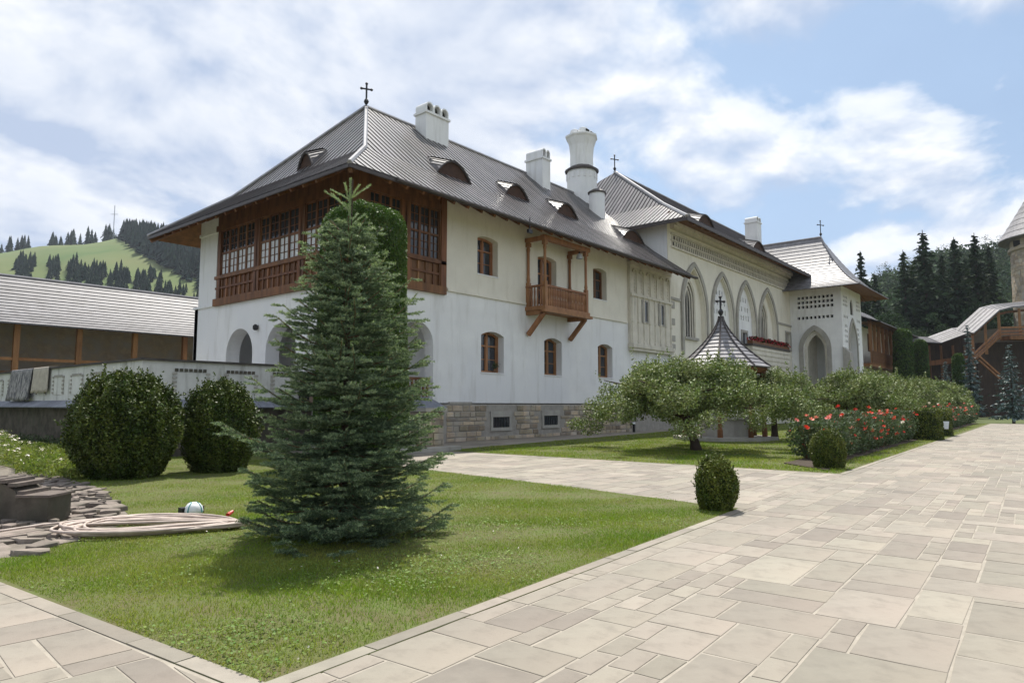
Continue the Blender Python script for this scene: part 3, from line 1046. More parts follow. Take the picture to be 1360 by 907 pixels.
for xx in (BX0 + 0.08, BX1 - 0.08):
    for yy in (Y0 - BD + 0.02, Y0 - 0.1):
        p = MB()
        p.box((xx - 0.10, yy - 0.095, 6.72), (xx + 0.10, yy + 0.095, 8.0))
        p.lathe((xx, yy, 0), [(0.08, 8.0), (0.10, 8.15), (0.075, 8.3), (0.075, 9.6), (0.10, 9.75), (0.08, 9.9)], 8)
        p.box((xx - 0.12, yy - 0.11, 9.9), (xx + 0.12, yy + 0.11, 10.12))
        p.build('post', 'wood_light', bal)
    MB().bar((xx, Y0 - BD + 0.10, 6.36), (xx, Y0 - 0.08, 5.28), 0.2, 0.2, (0, 1, 0)).build('strut', 'wood_light', bal)
nb = 24
for k in range(nb):
    xx = BX0 + 0.25 + (BX1 - BX0 - 0.5) * k / (nb - 1)
    MB().lathe((xx, Y0 - BD + 0.01, 0), [(0.035, 6.72), (0.055, 6.95), (0.035, 7.2), (0.055, 7.5), (0.035, 7.72)], 6).build('baluster', 'wood_light', bal)
for xx in (BX0 + 0.02, BX1 - 0.02):
    for k in range(5):
        yy = Y0 - BD + 0.26 + k * 0.19
        MB().lathe((xx, yy, 0), [(0.035, 6.72), (0.055, 6.95), (0.035, 7.2), (0.055, 7.5), (0.035, 7.72)], 6).build('baluster', 'wood_light', bal)
fl = empty('floodlight', (31.0, Y0 - 0.9, 9.9), 'grey round floodlight hanging under the balcony roof beam', 'lamp')
MB().lathe((31.05, Y0 - 1.0, 9.72), [(0.05, 0.30), (0.13, 0.24), (0.18, 0.08), (0.18, 0.0), (0.15, 0.02)], 12).build('housing', 'steel_far', fl)
MB().box((31.02, Y0 - 1.03, 10.0), (31.08, Y0 - 0.97, 10.12)).build('bracket', 'iron', fl)

# --- plaster relief bay with blind arcade
RB0, RB1 = 37.95, 43.55
rb = MB().box((RB0, Y0 - 0.22, 5.55), (RB1, Y0 - 0.002, 10.85)).build('relief_bay', 'carved', res)
for p0, p1 in (((RB0 - 0.08, Y0 - 0.42, 5.30), (RB1 + 0.08, Y0 - 0.004, 5.56)), ((RB0 - 0.03, Y0 - 0.33, 5.12), (RB1 + 0.03, Y0 - 0.004, 5.30)),
               ((RB0 - 0.03, Y0 - 0.30, 10.62), (RB1 + 0.03, Y0 - 0.222, 10.9)), ((RB0 - 0.03, Y0 - 0.34, 8.62), (RB1 + 0.03, Y0 - 0.222, 8.78))):
    MB().box(p0, p1).build('moulding', 'carved', rb)
for k in range(8):
    xx = RB0 + 0.15 + (RB1 - RB0 - 0.3) * k / 7
    MB().lathe((xx, Y0 - 0.24, 0), [(0.10, 5.56), (0.10, 5.75), (0.065, 5.8), (0.065, 6.9), (0.11, 6.98), (0.065, 7.06), (0.065, 8.5), (0.1, 8.62)], 8).build('colonnette', 'carved', rb)
for k in range(6):
    xx = RB0 + 0.5 + (RB1 - RB0 - 1.0) * k / 5
    b_ = MB()
    b_.band(arch(xx - 0.27, xx + 0.27, 8.80, 10.45, 'round')[1:], arch(xx - 0.17, xx + 0.17, 8.80, 10.35, 'round')[1:], mA, -0.30, -0.221)
    for j in range(6):
        b_.box((xx - 0.05, Y0 - 0.27, 8.95 + j * 0.22), (xx + 0.05, Y0 - 0.221, 9.07 + j * 0.22))
    b_.build('blind_niche', 'carved', rb)
for xx in (39.75, 42.0):
    f = MB().band([(xx - 0.42, 7.0), (xx + 0.42, 7.0), (xx + 0.42, 8.5), (xx - 0.42, 8.5), (xx - 0.42, 7.0)],
                  [(xx - 0.30, 7.1), (xx + 0.30, 7.1), (xx + 0.30, 8.4), (xx - 0.30, 8.4), (xx - 0.30, 7.1)], mA, -0.29, -0.221).build('window_frame', 'ashlar', rb)
    MB().box((xx - 0.30, Y0 - 0.232, 7.1), (xx + 0.30, Y0 - 0.223, 8.4)).build('pane', 'glass', f)

# --- roof


def prof(d, up):
    return EZ + (KZ - EZ) / KICK * d if d <= KICK else KZ + up * (d - KICK)


def strips(mb, s0, s1, width, pos, dmax, lift=0.085, kick=KICK, n1=4, n2=6):
    """boards running down the slope; each board tilts a little so that its edge stands proud of the next"""
    cnt = max(1, int(abs(s1 - s0) / width))
    for i in range(cnt):
        a, b = s0 + (s1 - s0) * i / cnt, s0 + (s1 - s0) * (i + 1) / cnt
        cols = []
        for s, lf in ((a, lift), (b, 0.0)):
            dm = dmax(s)
            k = min(kick, dm)
            ds = [k * j / n1 for j in range(n1)] + [k + (dm - k) * j / n2 for j in range(n2 + 1)]
            cols.append([pos(s, d, lf) for d in ds])
        n = len(cols[0])
        # raised board over the first three quarters, dark sunk joint after it
        mid = [tuple(p[e] + (q[e] - p[e]) * 0.74 for e in range(3)) for p, q in zip(cols[0], cols[1])]
        dn = lambda c: [(x, y, z - lift - 0.01) for x, y, z in c]
        mid = [(x, y, z + lift * 0.5) for x, y, z in mid]
        lowm = dn(mid)
        rows = [dn(cols[0]), cols[0], mid, lowm, [(x, y, z - 0.004) for x, y, z in cols[1]]]
        fs = [(r * n + j, r * n + j + 1, (r + 1) * n + j + 1, (r + 1) * n + j) for r in range(4) for j in range(n - 1)]
        b0 = len(mb.f)
        mb.add([v for r in rows for v in r], fs)
        mb.c += [0] * (3 * (n - 1)) + [1] * (n - 1)


upA = (APZ - KZ) / (APY - EY - KICK)
upB = (APZ - KZ) / (APX - EX - KICK)


def hipA(x):
    d = x - EX
    if d > KICK:
        d = KICK + (d - KICK) * (APY - EY - KICK) / (APX - EX - KICK)
    return max(0.02, min(d, APY - EY))


def hipB(y):
    d = min(y - EY, 2 * APY - EY - y)
    if d > KICK:
        d = KICK + (d - KICK) * (APX - EX - KICK) / (APY - EY - KICK)
    return max(0.02, min(d, APX - EX))


m = MB()
strips(m, EX + 0.02, XE - 0.02, 0.40, lambda s, d, l: (s, EY + d, prof(d, upA) + l), hipA)
roof = m.build('roof', 'roof_strip', res)
m = MB()
strips(m, EY + 0.02, 2 * APY - EY - 0.02, 0.40, lambda s, d, l: (EX + d, s, prof(d, upB) + l), hipB)
m.build('roof_slope', 'roof_strip', roof)
m = MB()
strips(m, EX + 0.02, XE - 0.02, 0.5, lambda s, d, l: (s, 2 * APY - EY - d, prof(d, upA) + l), hipA)
m.build('roof_slope', 'roof_strip', roof)
# hip and ridge caps
m = MB()
hp = [(EX, EY, EZ + 0.06), (EX + KICK, EY + KICK, KZ + 0.09), (APX, APY, APZ + 0.10)]
m.tube(hp, 0.10, 6)
m.tube([(EX, 2 * APY - EY, EZ + 0.06), (EX + KICK, 2 * APY - EY - KICK, KZ + 0.09), (APX, APY, APZ + 0.10)], 0.11, 6)
m.tube([(APX, APY, APZ + 0.08), (XE, APY, APZ + 0.08)], 0.11, 6)
m.build('ridge_cap', 'roof_cap', roof)
# eave board, gutter, soffit and rafters
m = MB()
m.box((EX, EY - 0.02, EZ - 0.12), (XE + 0.3, EY + 0.05, EZ + 0.02))
m.box((EX - 0.02, EY + 0.05, EZ - 0.12), (EX + 0.05, 2 * APY - EY, EZ + 0.02))
m.tube([(EX + 2.2, EY - 0.09, EZ - 0.05), (XE + 0.3, EY - 0.09, EZ - 0.05)], 0.08, 8)
m.build('gutter', 'gutter', res)
m = MB()
so = 0.20
m.add([(EX + .05, EY + .05, EZ - 0.10), (XE, EY + .05, EZ - 0.10), (XE, Y0 + 0.2, EZ - 0.10 + (OV + 0.2) * 0.727 - 0.2), (XB + 0.2, Y0 + 0.2, EZ - 0.10 + (OV + 0.2) * 0.727 - 0.2)], [(0, 1, 2, 3)])
zi = EZ - 0.10 + (OV + 0.2) * 0.727 - 0.2
ye = 2 * APY - EY
m.add([(EX + .05, EY + .05, EZ - 0.10), (XB + 0.2, Y0 + 0.2, zi), (XB + 0.2, YN - 0.2, zi), (EX + .05, ye - .05, EZ - 0.10)], [(0, 1, 2, 3)])
m.add([(EX + .05, ye - .05, EZ - 0.10), (XB + 0.2, YN - 0.2, zi), (XE, YN - 0.2, zi), (XE, ye - .05, EZ - 0.10)], [(0, 1, 2, 3)])
sof = m.build('soffit', 'wood_soffit', res)
ang = (zi - (EZ - 0.10)) / (OV + 0.15)
k = XB + 0.1
while k < XE - 0.4:
    MB().bar((k, EY + 0.07, EZ - 0.17), (k, Y0 + 0.1, EZ - 0.17 + ang * OV), 0.12, 0.15).build('rafter', 'wood', sof)
    k += 0.88
k = Y0 + 0.3
while k < YN + 0.2:
    MB().bar((EX + 0.07, k, EZ - 0.17), (XB + 0.1, k, EZ - 0.17 + ang * OV), 0.12, 0.15).build('rafter', 'wood', sof)
    k += 0.88
for yy, y2 in ((EY, Y0), (ye, YN)):
    MB().bar((EX + 0.1, yy + (0.1 if yy < Y0 else -0.1), EZ - 0.19), (XB + 0.1, y2, EZ - 0.19 + ang * OV), 0.16, 0.2).build('rafter', 'wood', sof)


def dormer(parent, pos, s0, s1, d0, hgt, back, mat='roof_strip'):
    """eyebrow dormer: arched face on the slope at distance d0 from the eave, its skin running back into the roof.
    pos(s, d) gives the roof surface"""
    n = 14
    w = s1 - s0
    rows = []
    slope = (pos(s0, d0 + 2.5)[2] - pos(s0, d0)[2]) / 2.5
    for j in range(9):
        dd = back * 1.15 * j / 8
        row = []
        for i in range(n + 1):
            u = i / n
            zf = pos(s0, d0)[2]
            x, y, z = pos(s0 + w * u + (0.5 - u) * -0.5 * dd / back, d0 + dd)
            bump = hgt * math.sin(PI * u) ** 0.8
            zs = zf + bump + 0.42 * slope * dd
            row.append((x, y, zs if zs > z + 0.10 or j == 0 else z - 0.3))
        rows.append(row)
    mb = MB()
    # boards along the skin: alternate small steps
    for i in range(n):
        vs = []
        for r in rows:
            vs.append((r[i][0], r[i][1], r[i][2] + 0.04))
            vs.append((r[i + 1][0], r[i + 1][1], r[i + 1][2]))
        mb.add(vs, [(2 * j, 2 * j + 1, 2 * j + 3, 2 * j + 2) for j in range(len(rows) - 1)])
    sk = mb.build('dormer', mat, parent)
    f = MB()
    base = [pos(s0 + w * i / n, d0) for i in range(n + 1)]
    top = rows[0]
    # front face set back a little under the skin
    dirv = Vector(pos(s0, d0 + 0.12)) - Vector(pos(s0, d0))
    dirv.z = 0
    dirv = dirv.normalized() * 0.12
    vs = [(b[0] + dirv.x, b[1] + dirv.y, b[2] - 0.1) for b in base] + [(t[0] + dirv.x, t[1] + dirv.y, t[2] - 0.03) for t in top]
    f.add(vs, [(i, i + 1, n + 2 + i, n + 1 + i) for i in range(n)])
    f.build('dormer_face', 'dormer_wood', parent)
    e = MB()
    e.tube([(t[0] + dirv.x * 0.4, t[1] + dirv.y * 0.4, t[2] - 0.03) for t in top], 0.05, 6)
    e.build('dormer_trim', 'gutter', parent)


posA = lambda s, d: (s, EY + d, prof(d, upA))
posB = lambda s, d: (EX + d, s, prof(d, upB))


def hit_roof(px_, py_, fn, axis):
    """first point where the photo's sight line meets the roof surface"""
    d = ray(px_, py_)
    last = None
    for t in np.arange(18, 70, 0.02):
        p = CAM + d * t
        k = (p[1] - EY) if axis == 'A' else (p[0] - EX)
        if k > 0 and fn(k) >= p[2]:
            return p
    return p


fA = lambda k: prof(k, upA)
fB = lambda k: prof(k, upB)
for (lx, ly, rx, ry, tx, ty) in ((579.6, 231, 627.4, 248, 603, 214), (671, 259.5, 704, 271, 687, 245), (739.4, 284.7, 768.8, 295, 754, 270.4), (826, 317, 858, 329, 843, 306)):
    a, b = hit_roof(lx, ly, fA, 'A'), hit_roof(rx, ry, fA, 'A')
    d0 = max(0.9, ((a[1] + b[1]) / 2 - EY))
    c = onY(tx, ty, EY + d0)
    dormer(roof, posA, a[0], b[0], d0, max(0.6, c[2] - fA(d0)), 2.6)
a, b = hit_roof(390, 233.5, fB, 'B'), hit_roof(417.8, 219.6, fB, 'B')
d0 = max(0.9, ((a[0] + b[0]) / 2 - EX))
c = onX(400, 204, EX + d0)
dormer(roof, posB, min(a[1], b[1]) , max(a[1], b[1]), d0, max(0.6, c[2] - fB(d0)), 2.2)


def cross(parent, c, h, mat='iron', ang=0.0):
    """iron cross with trefoil ends on a ball, facing along the long facade"""
    x, y, z = c
    q = MB()
    q.lathe((x, y, z), [(0.10, -0.15), (0.06, 0.05), (0.04, 0.12), (0.10, 0.2), (0.14, 0.3), (0.10, 0.4), (0.035, 0.47)], 8)
    ux, uy = math.cos(ang), math.sin(ang)
    z0, z1 = z + 0.42, z + h
    q.bar((x, y, z0), (x, y, z1), 0.07, 0.07)
    w = (h - 0.4) * 0.30
    zm = z0 + (z1 - z0) * 0.66
    q.bar((x - ux * w, y - uy * w, zm), (x + ux * w, y + uy * w, zm), 0.065, 0.065)
    for p in ((x - ux * w, y - uy * w, zm), (x + ux * w, y + uy * w, zm), (x, y, z1)):
        q.lathe((p[0], p[1], p[2] - 0.07), [(0.03, 0.0), (0.08, 0.04), (0.08, 0.10), (0.03, 0.14)], 6)
    return q.build('cross', mat, parent)


cross(roof, (APX, APY, APZ + 0.08), 1.3, ang=-0.5)


def chimney(parent, x0, x1, y0, y1, zb, zc, zt, vents, seed=0):
    """white shaft, projecting band, barrel-vaulted flues opening to the front"""
    q = MB()
    q.box((x0, y0, zb), (x1, y1, zc))
    q.box((x0 - 0.08, y0 - 0.08, zc), (x1 + 0.08, y1 + 0.08, zc + 0.13))
    ch = q.build('chimney', 'plaster', parent)
    w = (x1 - x0) / vents
    mp = lambda s, z_, d: (s, y0 + d, z_)
    for k in range(vents):
        a = x0 + k * w
        o = arch(a + 0.005, a + w - 0.005, zc + 0.13, zt, 'round' if zt - zc - 0.13 > w / 2 else 'seg', n=10)
        i = arch(a + 0.08, a + w - 0.08, zc + 0.135, zt - 0.09, 'seg', rise=(w - 0.16) * 0.45, n=10)
        b_ = MB()
        b_.band(o[1:] + o[:2], i[1:] + i[:2], mp, 0.0, y1 - y0)
        b_.prism(i, mp, 0.35, y1 - y0 - 0.01)
        b_.build('chimney', 'plaster', parent)
        MB().prism(arch(a + 0.075, a + w - 0.075, zc + 0.132, zt - 0.085, 'seg', rise=(w - 0.16) * 0.45, n=10), mp, 0.25, 0.34).build('flue', 'dark_void', parent)
    return ch


def chim_px(fl_, fr_, lf, ytop, yband, vents):
    """chimney from photo points: front-left foot, front-right foot, back-left foot on the front slope"""
    p = hit_roof(*fl_, fA, 'A')
    yf = p[1]
    x0 = p[0]
    x1 = onY(fr_[0], fr_[1], yf)[0]
    pl_ = onX(lf[0], lf[1], x0)
    y1 = max(pl_[1], yf + 0.9)
    zt = onY(fl_[0], ytop, yf)[2]
    zc = onY(fl_[0], yband, yf)[2]
    chimney(roof, x0, x1, yf, y1, p[2] - 1.0, zc, zt, vents)
    return x0, x1, yf, y1, zt


chim_px((565.6, 185), (595.6, 196), (552, 173), 133, 149, 3)
chim_px((720.6, 250), (731, 254), (698.6, 229), 196, 210, 2)
# the big stepped chimney
p = hit_roof(783, 272, fA, 'A')
cxm = onY(773, 260, p[1] + 0.9)[0]
cym = p[1] + 0.9
sc_ = project((cxm, cym, 17))[2] / F
zz_ = lambda y: onY(773, y, cym)[2]
r0 = 0.5 * (795 - 752) * sc_ * 0.92
q = MB()
q.lathe((cxm, cym, 0), [(r0 * 0.98, p[2] - 2), (r0, zz_(232)), (r0 * 0.96, zz_(229))], 20)
q.build('chimney_drum', 'plaster', roof)
q = MB()
q.lathe((cxm, cym, 0), [(r0 * 0.9, zz_(230)), (r0 * 1.13, zz_(230)), (r0 * 1.15, zz_(228)), (r0 * 0.68, zz_(222)), (r0 * 0.6, zz_(222))], 20)
q.build('chimney_collar', 'gutter', roof)
for k in range(16):
    a = 2 * PI * k / 16
    MB().box((cxm + math.cos(a) * r0 * 1.0 - 0.06, cym + math.sin(a) * r0 * 1.0 - 0.06, zz_(240)), (cxm + math.cos(a) * r0 * 1.0 + 0.06, cym + math.sin(a) * r0 * 1.0 + 0.06, zz_(233))).build('chimney_bracket', 'plaster', roof)
q = MB()
r1 = 0.5 * (786.6 - 758) * sc_
a4 = PI / 4 + 0.08
q.lathe((cxm, cym, 0), [(r1 * 1.12, zz_(225)), (r1 * 1.10, zz_(208)), (r1 * 1.2, zz_(196)), (r1 * 1.42, zz_(187)), (r1 * 1.55, zz_(185)), (r1 * 1.55, zz_(183)), (r1 * 1.2, zz_(181))], 8, a4)
q.build('chimney_shaft', 'plaster', roof)
for k in range(4):
    a = a4 + PI / 2 * k
    cx_, cy_ = cxm + math.cos(a) * r1 * 0.62, cym + math.sin(a) * r1 * 0.62
    q = MB()
    q.lathe((cx_, cy_, zz_(182)), [(r1 * 0.5, 0), (r1 * 0.5, 0.2), (r1 * 0.4, 0.42), (r1 * 0.15, 0.52)], 10)
    q.build('chimney_pot', 'plaster', roof)
    MB().box((cx_ - r1 * 0.22, cy_ - r1 * 0.53, zz_(182) + 0.05), (cx_ + r1 * 0.22, cy_ - r1 * 0.3, zz_(182) + 0.27)).build('flue', 'dark_void', roof)
p2 = hit_roof(792, 288, fA, 'A')
c2 = onY(793, 280, p2[1] + 0.5)
rr = 0.5 * 21 * project(c2)[2] / F
MB().lathe((c2[0], c2[1], 0), [(rr, p2[2] - 1.2), (rr, onY(793, 258, c2[1])[2])], 16).build('chimney_stub', 'plaster', roof)
zc_ = onY(793, 258, c2[1])[2]
MB().lathe((c2[0], c2[1], zc_), [(rr * 1.15, 0), (rr * 1.18, 0.1), (rr * 0.6, 0.32), (rr * 0.1, 0.4)], 16).build('chimney_collar', 'gutter', roof)
# snow hook / lamp under the eave
MB().box((25.2, EY - 0.16, EZ - 0.55), (25.5, EY - 0.04, EZ - 0.38)).box((25.33, EY - 0.12, EZ - 0.4), (25.37, EY - 0.08, EZ + 0.2)).build('eave_lamp', 'iron', res)

# ================================================================== GREAT HALL (second block)
HX1 = 79.0
hall = empty('great_hall', (XE, Y0, 0), 'pale hall with four tall pointed arches, pierced frieze and broad dark eaves', 'building')
arches = [(45.55, 50.16, 5.30, 12.40, 'win'), (50.80, 55.45, 5.30, 12.46, 'lat'), (55.85, 60.55, 5.30, 12.5, 'lat'), (61.0, 66.0, 5.30, 12.53, 'win')]
YH = Y0 + 0.06
mH = lambda s, z, d=0.0: (s, YH + d, z)
sm_win = (68.35, 69.75, 7.1, 8.75)
ho = [arch(a + 0.42, b - 0.42, c, d - 0.5, 'pointed', rise=(b - a) * 0.74, n=20) for a, b, c, d, k in arches]
ho.append(arch(*sm_win, 'flat'))
MB().wall([(XE - 0.02, -0.05), (HX1, -0.05), (HX1, 15.2), (XE - 0.02, 15.2)], ho, mH, [0.30] * 4 + [0.35]).build('wall', 'plaster_warm', hall)
MB().box((XE - 0.02, YH + 0.02, 0), (XE + 0.3, 40, 15.2)).build('wall', 'plaster', hall)
for a, b, c, d, k in arches:
    w = b - a
    o = arch(a, b, c, d, 'pointed', rise=w * 0.78, n=24)
    i1 = arch(a + 0.30, b - 0.30, c, d - 0.34, 'pointed', rise=w * 0.755, n=24)
    i2 = arch(a + 0.42, b - 0.42, c, d - 0.50, 'pointed', rise=w * 0.74, n=24)
    f = MB().band(o[1:] + o[:1], i1[1:] + i1[:1], mH, -0.16, 0.0).build('arch_moulding', 'ashlar', hall)
    MB().band(i1[1:] + i1[:1], i2[1:] + i2[:1], mH, -0.07, 0.0).build('inner_moulding', 'carved', f)
    if k == 'win':
        # deep window: stone splay with slim mullioned light
        m_ = (a + b) / 2 - 0.1
        hol = arch(m_ - 0.95, m_ + 0.95, 6.7, 11.1, 'pointed', rise=1.5, n=20)
        bk = MB().wall(arch(a + 0.40, b - 0.40, c, d - 0.48, 'pointed', rise=w * 0.74, n=24), [hol], lambda s, z, dd=0: mH(s, z, 0.29 + dd), 0.32).build('recess_panel', 'plaster_warm', f)
        for j, (t0, dd) in enumerate(((0.0, 0.33), (0.22, 0.41), (0.44, 0.49))):
            oo = arch(m_ - 0.95 + t0, m_ + 0.95 - t0, 6.7, 11.1 - t0 * 1.2, 'pointed', rise=1.5 - t0 * 0.6, n=20)
            ii = arch(m_ - 0.95 + t0 + 0.12, m_ + 0.95 - t0 - 0.12, 6.7, 11.1 - t0 * 1.2 - 0.16, 'pointed', rise=1.5 - t0 * 0.6 - 0.1, n=20)
            MB().band(oo[1:] + oo[:1], ii[1:] + ii[:1], mH, dd, dd + 0.07).build('splay_moulding', 'carved', f)
        MB().prism(arch(m_ - 0.95, m_ + 0.95, 6.7, 11.1, 'pointed', rise=1.5, n=20), mH, 0.585, 0.605).build('pane', 'glass', f)
        MB().box((m_ - 0.07, YH + 0.50, 6.7), (m_ + 0.07, YH + 0.58, 10.5)).build('mullion', 'ashlar', f)
        MB().box((m_ - 1.15, YH + 0.12, 6.5), (m_ + 1.15, YH + 0.31, 6.7)).build('sill', 'ashlar', f)
    else:
        m_ = (a + b) / 2
        hs = []
        for r, (zz0, xs) in enumerate(((10.75, (-0.55, 0.0, 0.55)), (9.95, (-0.95, -0.38, 0.38, 0.95)), (9.2, (-1.1, -0.55, 0.0, 0.55, 1.1)))):
            for xx in xs:
                hs.append(arch(m_ + xx - 0.11, m_ + xx + 0.11, zz0 - 0.22, zz0 + 0.22, 'seg', rise=0.08, n=4))
        hs.append(arch(m_ - 0.5, m_ + 0.5, 6.2, 7.9, 'flat'))
        MB().wall(arch(a + 0.40, b - 0.40, c, d - 0.48, 'pointed', rise=w * 0.74, n=24), hs, lambda s, z, dd=0: mH(s, z, 0.22 + dd), 0.14).build('pierced_panel', 'plaster', f)
        MB().prism(arch(a + 0.40, b - 0.40, c, d - 0.48, 'pointed', rise=w * 0.74, n=24), mH, 0.375, 0.40).build('back', 'dark_void', f)
        MB().band([(m_ - 0.72, 6.0), (m_ + 0.72, 6.0), (m_ + 0.72, 8.12), (m_ - 0.72, 8.12), (m_ - 0.72, 6.0)],
                  [(m_ - 0.5, 6.2), (m_ + 0.5, 6.2), (m_ + 0.5, 7.9), (m_ - 0.5, 7.9), (m_ - 0.5, 6.2)], mH, 0.13, 0.218).build('window_frame', 'ashlar', f)
        MB().box((m_ - 0.5, YH + 0.345, 6.2), (m_ + 0.5, YH + 0.355, 7.9)).build('pane', 'glass', f)
# small twin window and string courses
a, b, c, d = sm_win
wq = MB().band([(a - 0.15, c - 0.15), (b + 0.15, c - 0.15), (b + 0.15, d + 0.15), (a - 0.15, d + 0.15), (a - 0.15, c - 0.15)],
               [(a, c), (b, c), (b, d), (a, d), (a, c)], mH, -0.07, 0.0).build('window', 'ashlar', hall)
MB().prism([(a, c), (b, c), (b, d), (a, d)], mH, 0.3, 0.33).build('pane', 'glass', wq)
MB().box(((a + b) / 2 - 0.1, YH + 0.05, c), ((a + b) / 2 + 0.1, YH + 0.29, d)).build('mullion', 'ashlar', wq)
MB().box((XE, YH - 0.10, 9.12), (45.5, YH, 9.30)).build('string_course', 'ashlar', hall)
MB().box((66.1, YH - 0.10, 9.40), (69.99, YH, 9.58)).build('string_course', 'ashlar', hall)
# corner stones
for zq, sq in ((8.75, 0.5), (7.55, 0.45), (6.35, 0.42), (5.75, 0.42), (4.75, 0.6)):
    MB().box((43.95, YH - 0.05, zq - sq / 2), (43.95 + 0.62, YH, zq + sq / 2)).build('corner_stone', 'ashlar', hall)
# pierced frieze: two rows of notched blocks between mouldings
FR0, FR1 = 44.35, 69.6
fz = MB().box((FR0, YH - 0.04, 13.02), (FR1, YH, 13.88)).build('frieze', 'carved', hall)
for z0, z1, pr in ((12.90, 13.04, 0.14), (13.40, 13.50, 0.12), (13.86, 14.0, 0.16), (14.25, 14.5, 0.32), (14.5, 14.8, 0.5)):
    MB().box((FR0 - 0.15, YH - pr, z0), (FR1 + 0.1, YH - 0.001, z1)).build('moulding', 'carved', fz)
blk = MB()
dark_plates = MB()
x = FR0 + 0.1
i = 0
while x < FR1 - 0.3:
    for row in (0, 1):
        za = 13.07 + 0.46 * row
        xx = x + (0.16 if row else 0)
        blk.box((xx + 0.20, YH - 0.11, za), (xx + 0.36, YH - 0.038, za + 0.30))
        dark_plates.box((xx + 0.02, YH - 0.052, za + 0.02), (xx + 0.185, YH - 0.039, za + 0.28))  # dark plates laid on the face, painting in the shade of holes
    x += 0.36
    i += 1
tag(blk.build('frieze_blocks', 'carved', fz), kind='stuff')
tag(dark_plates.build('frieze_dark_plates', 'dark_void', fz), kind='stuff')

# balcony with a row of dark red flowers under the third and fourth arch
hb = MB().box((57.0, YH - 0.9, 4.2), (66.4, YH - 0.002, 6.65)).build('balcony', 'carved', hall)
for k in range(6):
    MB().box((56.95, YH - 0.96, 4.35 + k * 0.4), (66.45, YH - 0.9, 4.55 + k * 0.4)).build('parapet_course', 'carved', hb)
MB().box((56.9, YH - 1.0, 6.65), (66.5, YH - 0.002, 6.85)).build('coping', 'coping_dark', hb)
fb = empty('flower_box', (61.7, YH - 0.7, 6.85), 'long dark box of crimson flowers on the hall balcony', 'flower box')
MB().box((57.0, YH - 0.95, 6.852), (66.4, YH - 0.5, 7.1)).build('box', 'wood', fb)
rng = np.random.default_rng(9)
P = np.column_stack([rng.uniform(57, 66.4, 1400), rng.normal(YH - 0.75, 0.16, 1400), 7.05 + rng.random(1400) * 0.42])
np_mesh('flowers', leaf_quads(P[:800], 0.2, rng), 4, 'petal_crimson', fb)
np_mesh('leaves', leaf_quads(P[800:], 0.2, rng), 4, 'leaf_core', fb)

# hall roof
hEX, hEY, hEZ, hK, hKZ = 42.6, 20.03, 14.42, 3.5, 16.7
hAX, hAY, hAZ = 51.5, 31.0, 22.3
uA = (hAZ - hKZ) / (hAY - hEY - hK)
uB = (hAZ - hKZ) / (hAX - hEX - hK)
hprof = lambda d, u: hEZ + (hKZ - hEZ) / hK * d if d <= hK else hKZ + u * (d - hK)


def hhA(x):
    d = x - hEX
    if d > hK:
        d = hK + (d - hK) * (hAY - hEY - hK) / (hAX - hEX - hK)
    return max(0.02, min(d, hAY - hEY))


def hhB(y):
    d = min(y - hEY, 2 * hAY - hEY - y)
    if d > hK:
        d = hK + (d - hK) * (hAX - hEX - hK) / (hAY - hEY - hK)
    return max(0.02, min(d, hAX - hEX))


m = MB()
strips(m, hEX + 0.02, 75.3, 0.32, lambda s, d, l: (s, hEY + d, hprof(d, uA) + l), hhA, kick=hK)
hroof = m.build('roof', 'roof_strip', hall)
m = MB()
strips(m, 75.3, 92, 0.8, lambda s, d, l: (s, hEY + d, hprof(d, uA) + l), hhA, kick=hK)
m.build('roof_slope', 'roof_strip', hroof)
m = MB()
strips(m, hEY + 0.02, 2 * hAY - hEY, 0.36, lambda s, d, l: (hEX + d, s, hprof(d, uB) + l), hhB, kick=hK, lift=0.07)
m.build('roof_slope', 'roof_strip', hroof)
m = MB()
strips(m, hEX + 0.02, 92, 0.8, lambda s, d, l: (s, 2 * hAY - hEY - d, hprof(d, uA) + l), hhA, kick=hK)
m.build('roof_slope', 'roof_strip', hroof)
m = MB()
m.tube([(hEX, hEY, hEZ + 0.06), (hEX + hK, hEY + hK, hKZ + 0.08), (hAX, hAY, hAZ + 0.1)], 0.14, 6)
m.build('ridge_cap', 'roof_cap', hroof)
MB().tube([(hAX, hAY, hAZ + 0.08), (92, hAY, hAZ + 0.08)], 0.12, 6).build('ridge_cap', 'roof_cap', hroof)
cross(hroof, (hAX, hAY, hAZ + 0.08), 1.55, ang=-0.5)
m = MB()
m.box((hEX, hEY - 0.04, hEZ - 0.22), (75.3, hEY + 0.06, hEZ + 0.03))
m.box((hEX - 0.03, hEY + 0.06, hEZ - 0.22), (hEX + 0.06, 40, hEZ + 0.03))
m.build('eave_board', 'gutter', hall)
zi = hEZ - 0.1 + 2.2 * 0.65 - 0.2
m = MB()
m.add([(hEX + .06, hEY + .06, hEZ - 0.12), (75.28, hEY + .06, hEZ - 0.12), (75.28, Y0 + 0.2, zi), (XE + 0.6, Y0 + 0.2, zi), (XE + 0.1, Y0 + 0.2, hEZ + 0.45)], [(0, 1, 2, 3, 4)])
m.add([(hEX + .06, hEY + .06, hEZ - 0.12), (XE + 0.1, Y0 + 0.2, hEZ + 0.45), (XE + 0.1, 40, hEZ + 0.45), (hEX + .06, 40, hEZ - 0.12)], [(0, 1, 2, 3)])
sof2 = m.build('soffit', 'wood_soffit', hall)
k = XE + 0.3
while k < 75:
    MB().bar((k, hEY + 0.1, hEZ - 0.20), (k, Y0 + 0.1, zi - 0.10), 0.14, 0.16).build('rafter', 'wood', sof2)
    k += 1.2
MB().box((75.2, hEY - 0.02, hEZ - 0.28), (75.32, Y0 + 2.2, hEZ + 1.5)).build('verge_board', 'coping_dark', hall)
